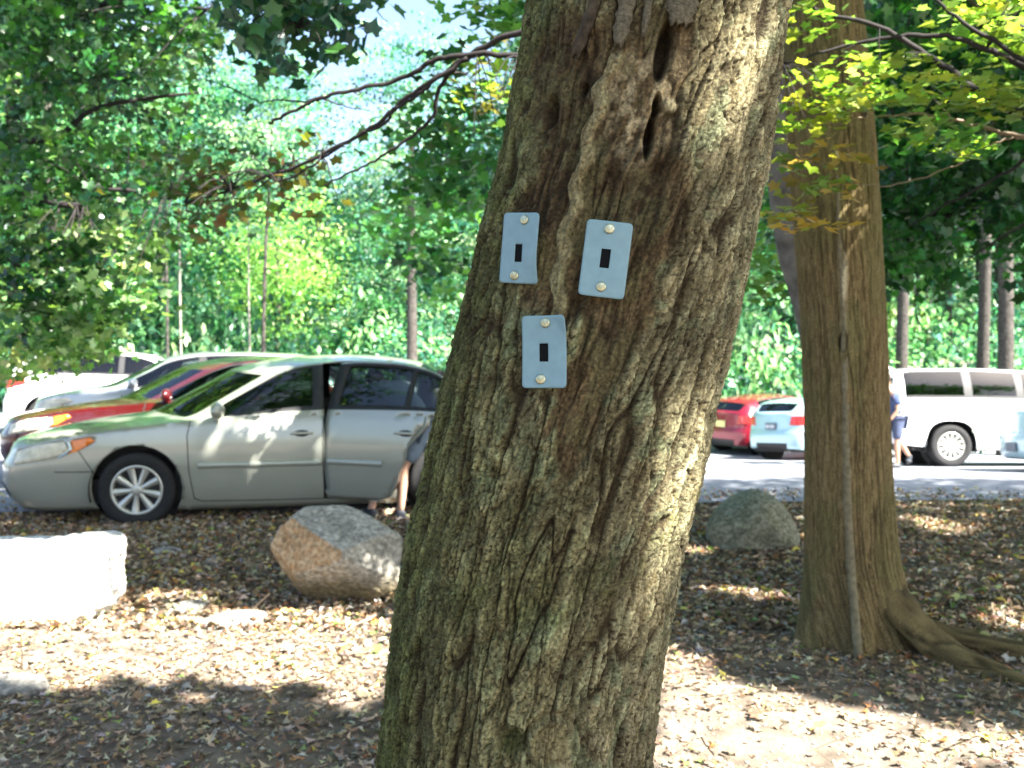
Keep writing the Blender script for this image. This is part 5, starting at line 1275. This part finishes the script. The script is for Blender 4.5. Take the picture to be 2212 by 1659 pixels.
F2 = fill([(985, 90), (1130, 80), (1130, 128), (1060, 130), (990, 108)], 3.9, 4.5, 7, 8, .055, .06, .09, [(.36, .40, .05), (.28, .36, .05), (.26, .27, .06)], 12, .25, .22)
F3 = fill([(1000, 130), (1130, 120), (1110, 250), (1080, 330), (1020, 300), (1010, 200)], 4.2, 5.0, 22, 9, .09, .06, .10, [(.14, .24, .04), (.08, .18, .04), (.22, .28, .05), (.14, .13, .04)], 13, .35, .35)
F4 = fill([(1000, -50), (1170, -60), (1140, 90), (1080, 90), (1040, 40)], 5.5, 6.5, 24, 12, .12, .06, .10, MIDG+[(.3, .36, .06)], 14, .4, .4)
F5 = fill([(930, 60), (1010, 90), (1000, 240), (950, 200)], 5.2, 6, 6, 10, .1, .07, .1, DKG, 15, .5, .5)
F6 = fill([(490, -60), (810, -60), (790, 30), (760, 60), (735, 120), (680, 110), (640, 170), (590, 160), (560, 110), (500, 80)], 4.6, 5.6, 50, 9, .10, .075, .115, [(.02, .08, .05), (.02, .07, .07), (.04, .12, .05)], 16, .8, .8)
F7 = fill([(880, 260), (1060, 240), (1080, 420), (1010, 420), (940, 440), (870, 380)], 6.5, 8.5, 40, 16, .16, .07, .11, DKG+MIDG[:1], 17, .5, .6)
F8 = fill([(800, 470), (900, 380), (1040, 400), (1000, 640), (930, 660), (860, 560)], 9, 12, 44, 20, .22, .08, .13, DKG[2:]+MIDG, 18, .5, .6)
twigs_to(mb, F6[4], [tuple(WD(560, -40, 5)), tuple(WD(650, 60, 5)), tuple(WD(740, -10, 5))], .005, .002); mb.tube([WD(500, -80, 5), WD(600, -20, 5), WD(650, 60, 5)], .01, .004, 6, 4, .003); mb.tube([WD(600, -80, 5), WD(740, -10, 5)], .008, .004)
twigs_to(mb, F3[4], [tuple(q) for q in B1[:4]]+[tuple(q) for q in B2[:4]], .004, .0015); twigs_to(mb, F1[4], [tuple(q) for q in B2[4:]]+[tuple(q) for q in B3[4:]], .004, .0015)
o = mb.build('branch', M_twig); o['kind'] = 'stuff'; parent_keep(o, rt)
P, M, S, C = cat(F1, F3, F4, F5, F6, F7, F8)
o = link('foliage', leaves('foliage', MAPLE, P, M, S, C, M_leaf)); parent_keep(o, rt)
# yellowing spray over the straight trunk
mb = MB()
G1 = br([(1700, -60), (1760, 20), (1900, 58), (2000, 118), (2100, 186), (2212, 250), (2330, 300)], 4.7, 4.3, .006, .022)
G2 = br([(1640, 150), (1685, 137), (1848, 96), (1946, 78), (2043, 78), (2130, 105), (2212, 143), (2330, 190)], 4.75, 4.4, .004, .018)
mb2 = mb; mb = MB()
G3 = br([(1870, 253), (1930, 250), (1995, 248), (2076, 264), (2141, 280), (2212, 297), (2300, 310)], 4.7, 4.5, .004, .012)
G4 = br([(1750, 290), (1790, 262), (1830, 258), (1880, 253)], 4.7, 4.7, .002, .004); br([(1995, 190), (2040, 235), (2060, 262)], 4.8, 4.8, .003, .005); br([(1700, 302), (1640, 322)], 4.7, 4.6, .004, .002)
br([(2060, 340), (2100, 330), (2160, 305), (2212, 297)], 4.7, 4.6, .003, .006); br([(1860, 400), (1960, 395), (2080, 350)], 4.7, 4.7, .002, .004)
o = mb.build('pale_branch', M_twigl); o['kind'] = 'stuff'; parent_keep(o, rt); mb = mb2
br([(2212, 60), (2120, 20), (2040, -40)], 4.6, 4.6, .012, .006); br([(2240, 470), (2150, 520), (2080, 570)], 6.5, 6.8, .01, .004); br([(2240, 330), (2160, 380), (2050, 440), (1960, 490)], 6, 6.5, .012, .004); br([(2020, 0), (2100, 60), (2230, 140)], 4.5, 4.4, .006, .012)
YEL_ = [(.22, .32, .05), (.16, .28, .045), (.32, .36, .06), (.12, .22, .04), (.30, .40, .16), (.20, .34, .10)]
H1 = fill([(1630, 215), (1700, 170), (1830, 110), (1960, 110), (2212, 190), (2260, 240), (2200, 265), (2000, 225), (1900, 225), (1700, 250), (1630, 280)], 4.1, 4.75, 66, 9, .085, .045, .075, YEL_, 31, .16, .24)
H2 = fill([(1630, 215), (1700, 180), (1860, 190), (1900, 240), (1760, 300), (1630, 320)], 4.0, 4.7, 26, 9, .075, .045, .075, YEL_, 32, .2, .28)
H3 = fill([(1930, 300), (2000, 250), (2140, 280), (2160, 330), (2060, 345), (1960, 350)], 4.4, 4.75, 16, 8, .07, .05, .08, YEL_+MIDG, 33, .25, .35)
H4 = fill([(1640, 20), (1760, -40), (1800, 60), (1700, 120), (1640, 110)], 4.3, 4.75, 16, 8, .08, .05, .08, [(.20, .28, .05), (.28, .32, .05), (.14, .24, .05)], 34, .3, .35)
H5 = fill([(1640, 330), (1830, 320), (1860, 420), (1780, 430), (1700, 380), (1650, 400)], 4.3, 4.75, 16, 6, .08, .05, .08, [(.16, .20, .04), (.25, .20, .05), (.12, .20, .05), (.3, .18, .06)], 35, .3, .4)
H6 = fill([(1640, 440), (1720, 440), (1830, 480), (1800, 520), (1700, 500), (1640, 500)], 4.4, 4.75, 9, 6, .07, .05, .08, [(.38, .26, .06), (.30, .24, .06), (.2, .22, .05)], 36, .2, .25)
H7 = fill([(2020, 20), (2260, -40), (2260, 130), (2120, 110), (2030, 70)], 4.4, 4.9, 30, 9, .09, .055, .085, YEL_, 37, .2, .3)
P, M, S, C = cat(H1, H2, H3, H4, H5, H6, H7, F2)
N = len(P); idx = np.argsort(P[:, 1]); big_ = idx[:300][::1]; rest = np.setdiff1d(np.arange(N), big_)
o = link('foliage', leaves('foliage', MAPLE, P[rest], M[rest], S[rest], C[rest], M_leaf)); parent_keep(o, rt); o['kind'] = 'stuff'
base_leaf = {}
for i in big_:
    k = int(C[i][0]*12)*100+int(C[i][1]*10)
    if k not in base_leaf: base_leaf[k] = npmesh('leaf', MAPLE[0], MAPLE[1], [M_leaf], cols=np.tile(C[i][None], (len(MAPLE[0]), 1)))
    o = bpy.data.objects.new('leaf', base_leaf[k]); COL.objects.link(o)
    mt = Matrix(M[i].tolist()).to_4x4(); o.parent = rt; o.matrix_parent_inverse = Matrix.Translation(rt.location).inverted()
    o.rotation_euler = mt.to_euler(); o.location = P[i]; o.scale = (float(S[i]),)*3
twigs_to(mb, np.concatenate([H1[4], H2[4], H4[4], H7[4]]), [tuple(q) for q in G1+G2+G3], .003, .0012, 2, .02)
o = mb.build('branch', M_twig); o['kind'] = 'stuff'; parent_keep(o, rt)
# darker tree at the right edge
dt = empty('maple_tree', (6.8, 8.6, .2), 0, 'dark green tree at the right edge, foliage hanging behind the yellow leaves', 'tree')
E1 = fill([(1880, -60), (2300, -60), (2300, 470), (2212, 500), (2140, 450), (2080, 520), (1990, 560), (1900, 500), (1880, 300)], 7.5, 10.5, 340, 26, .17, .07, .13, DKG+[(.05, .12, .05)], 41, .5, .75)
E2 = fill([(1890, 480), (2010, 500), (2060, 620), (2000, 610), (1950, 560), (1900, 640)], 7, 9, 22, 18, .12, .07, .12, DKG, 42, .7, .8)
E3 = fill([(2160, 480), (2300, 420), (2300, 640), (2200, 610)], 7, 9, 20, 18, .12, .07, .12, DKG, 43, .7, .8)
E4 = fill([(1620, 560), (1700, 540), (1720, 640), (1650, 660)], 7, 8, 8, 12, .10, .08, .12, [(.14, .28, .05), (.1, .22, .04)], 44, .6, .6)
E5 = fill([(1630, 330), (1730, 330), (1720, 560), (1630, 540)], 8, 10, 26, 16, .15, .08, .12, MIDG+DKG, 45, .6, .6)
P, M, S, C = cat(E1, E2, E3, E4, E5)
o = link('crown', leaves('crown', MAPLE, P, M, S, C, M_leaf)); parent_keep(o, dt)
mb = MB(); mb.tube([(6.8, 8.6, -.5), (6.7, 8.6, 2), (6.5, 8.5, 6)], .2, .14, 12, 5, .01)
hubs = []
for pts in ([(6.7, 8.6, 3.6), WD(2212, 200, 8.6), WD(1960, 120, 8.6)], [(6.7, 8.6, 3.2), WD(2212, 400, 8.4), WD(1960, 520, 8)], [(6.6, 8.6, 4.5), WD(2212, 40, 9), WD(1900, -20, 9)]):
    hubs += [tuple(q) for q in smoothpath(pts, 6)]; mb.tube(pts, .05, .012, 7, 6, .01)
twigs_to(mb, E1[4], hubs, .007, .003, 2)
o = mb.build('trunk', M_twig); parent_keep(o, dt)

# ------------------------------------------------------------ unseen canopy overhead, placed for shade, gaps cut along sun rays
def canopy(ncl, per, seed, zlo, zhi, xr, yr):
    r = np.random.default_rng(seed); T = np.stack([r.uniform(*xr, ncl), r.uniform(*yr, ncl), np.zeros(ncl)], -1); h = r.uniform(zlo, zhi, ncl)
    c = T+SN[None]*(h/SN[2])[:, None]; P = np.repeat(c, per, 0)+r.normal(size=(ncl*per, 3))*np.array([.42, .42, .16])
    return P, r
def shade(P, r):
    keep = np.ones(len(P), bool)
    for (t, rad) in PATCH:
        d = P-t; a = d@SN; q = np.linalg.norm(d-a[:, None]*SN, axis=1)
        rr = (rad+.10)*(.85+.45*r.random(len(P))); keep &= ~((q < rr) & (a > 0))
    x, y, z = P[:, 0], P[:, 1], P[:, 2]-CAM.z
    infr = (y > .2) & (np.abs(x/np.maximum(y, .01)) < .56) & (z/np.maximum(y, .01) < .50)
    keep &= ~infr; return keep
P, r = canopy(1950, 26, 5, 7.0, 10.5, (-9, 9), (-1.0, 14.3))
Pb, _ = canopy(150, 26, 6, 6.5, 9, (-1.3, .7), (1.6, 4.0)); Pc, _ = canopy(170, 26, 7, 7, 10, (.2, 2.6), (4.6, 9.2)); Pd, _ = canopy(130, 26, 8, 7, 10.5, (-4.5, -.6), (8.2, 10.6)); Pe, _ = canopy(70, 26, 9, 7, 10, (-2.2, -.5), (6.0, 7.2)); Pf, _ = canopy(110, 26, 10, 7, 10, (-3.0, 0), (3.4, 4.6)); P = np.concatenate([P, Pb, Pc, Pd, Pe, Pf])
k = shade(P, r); P = P[k]
n = len(P); Mr = rotm(r.random(n)*6.28, r.normal(0, .45, n), r.normal(0, .45, n)); S = .14+.12*r.random(n); Cc = palette(DKG+MIDG, n, .3, r)
# hand the shaped canopy leaves to the nearest of four trees
owners = [(big, np.array([1.2, 1.5])), (rt, np.array([2.0, 5.4])), (None, np.array([6.5, -4.5])), (None, np.array([-1.5, -5.5]))]
dd = np.stack([np.linalg.norm(P[:, :2]-o_[1], axis=1) for o_ in owners], 1); own = dd.argmin(1)
star6 = star([(180, .42), (110, .44), (60, .34), (30, .5), (0, .6), (-30, .5), (-60, .34), (-110, .44)])
for i, (ow, c) in enumerate(owners):
    m = own == i
    if ow is None:
        ow = empty('shade_tree', (c[0], c[1], 0), 0, ['', '', 'tall shade tree behind and right of the viewpoint', 'tall shade tree behind and left of the viewpoint'][i], 'tree')
        t_ = MB().tube([(c[0], c[1], -.2), (c[0]-.1, c[1]+.2, 4), (c[0], c[1]+.8, 8)], .28, .12, 12, 5, .01)
        for a in range(6): t_.tube([(c[0], c[1]+.5, 4.5+.4*a), (c[0]+2.2*math.cos(a), c[1]+2.2*math.sin(a)+.5, 6+.3*a), (c[0]+4*math.cos(a), c[1]+.5+4*math.sin(a), 7+.2*a)], .08, .02, 7, 4, .02)
        o = t_.build('trunk', M_bark2); parent_keep(o, ow)
    o = link('crown', leaves('crown', star6, P[m], Mr[m], S[m], Cc[m], M_leaf)); parent_keep(o, ow)
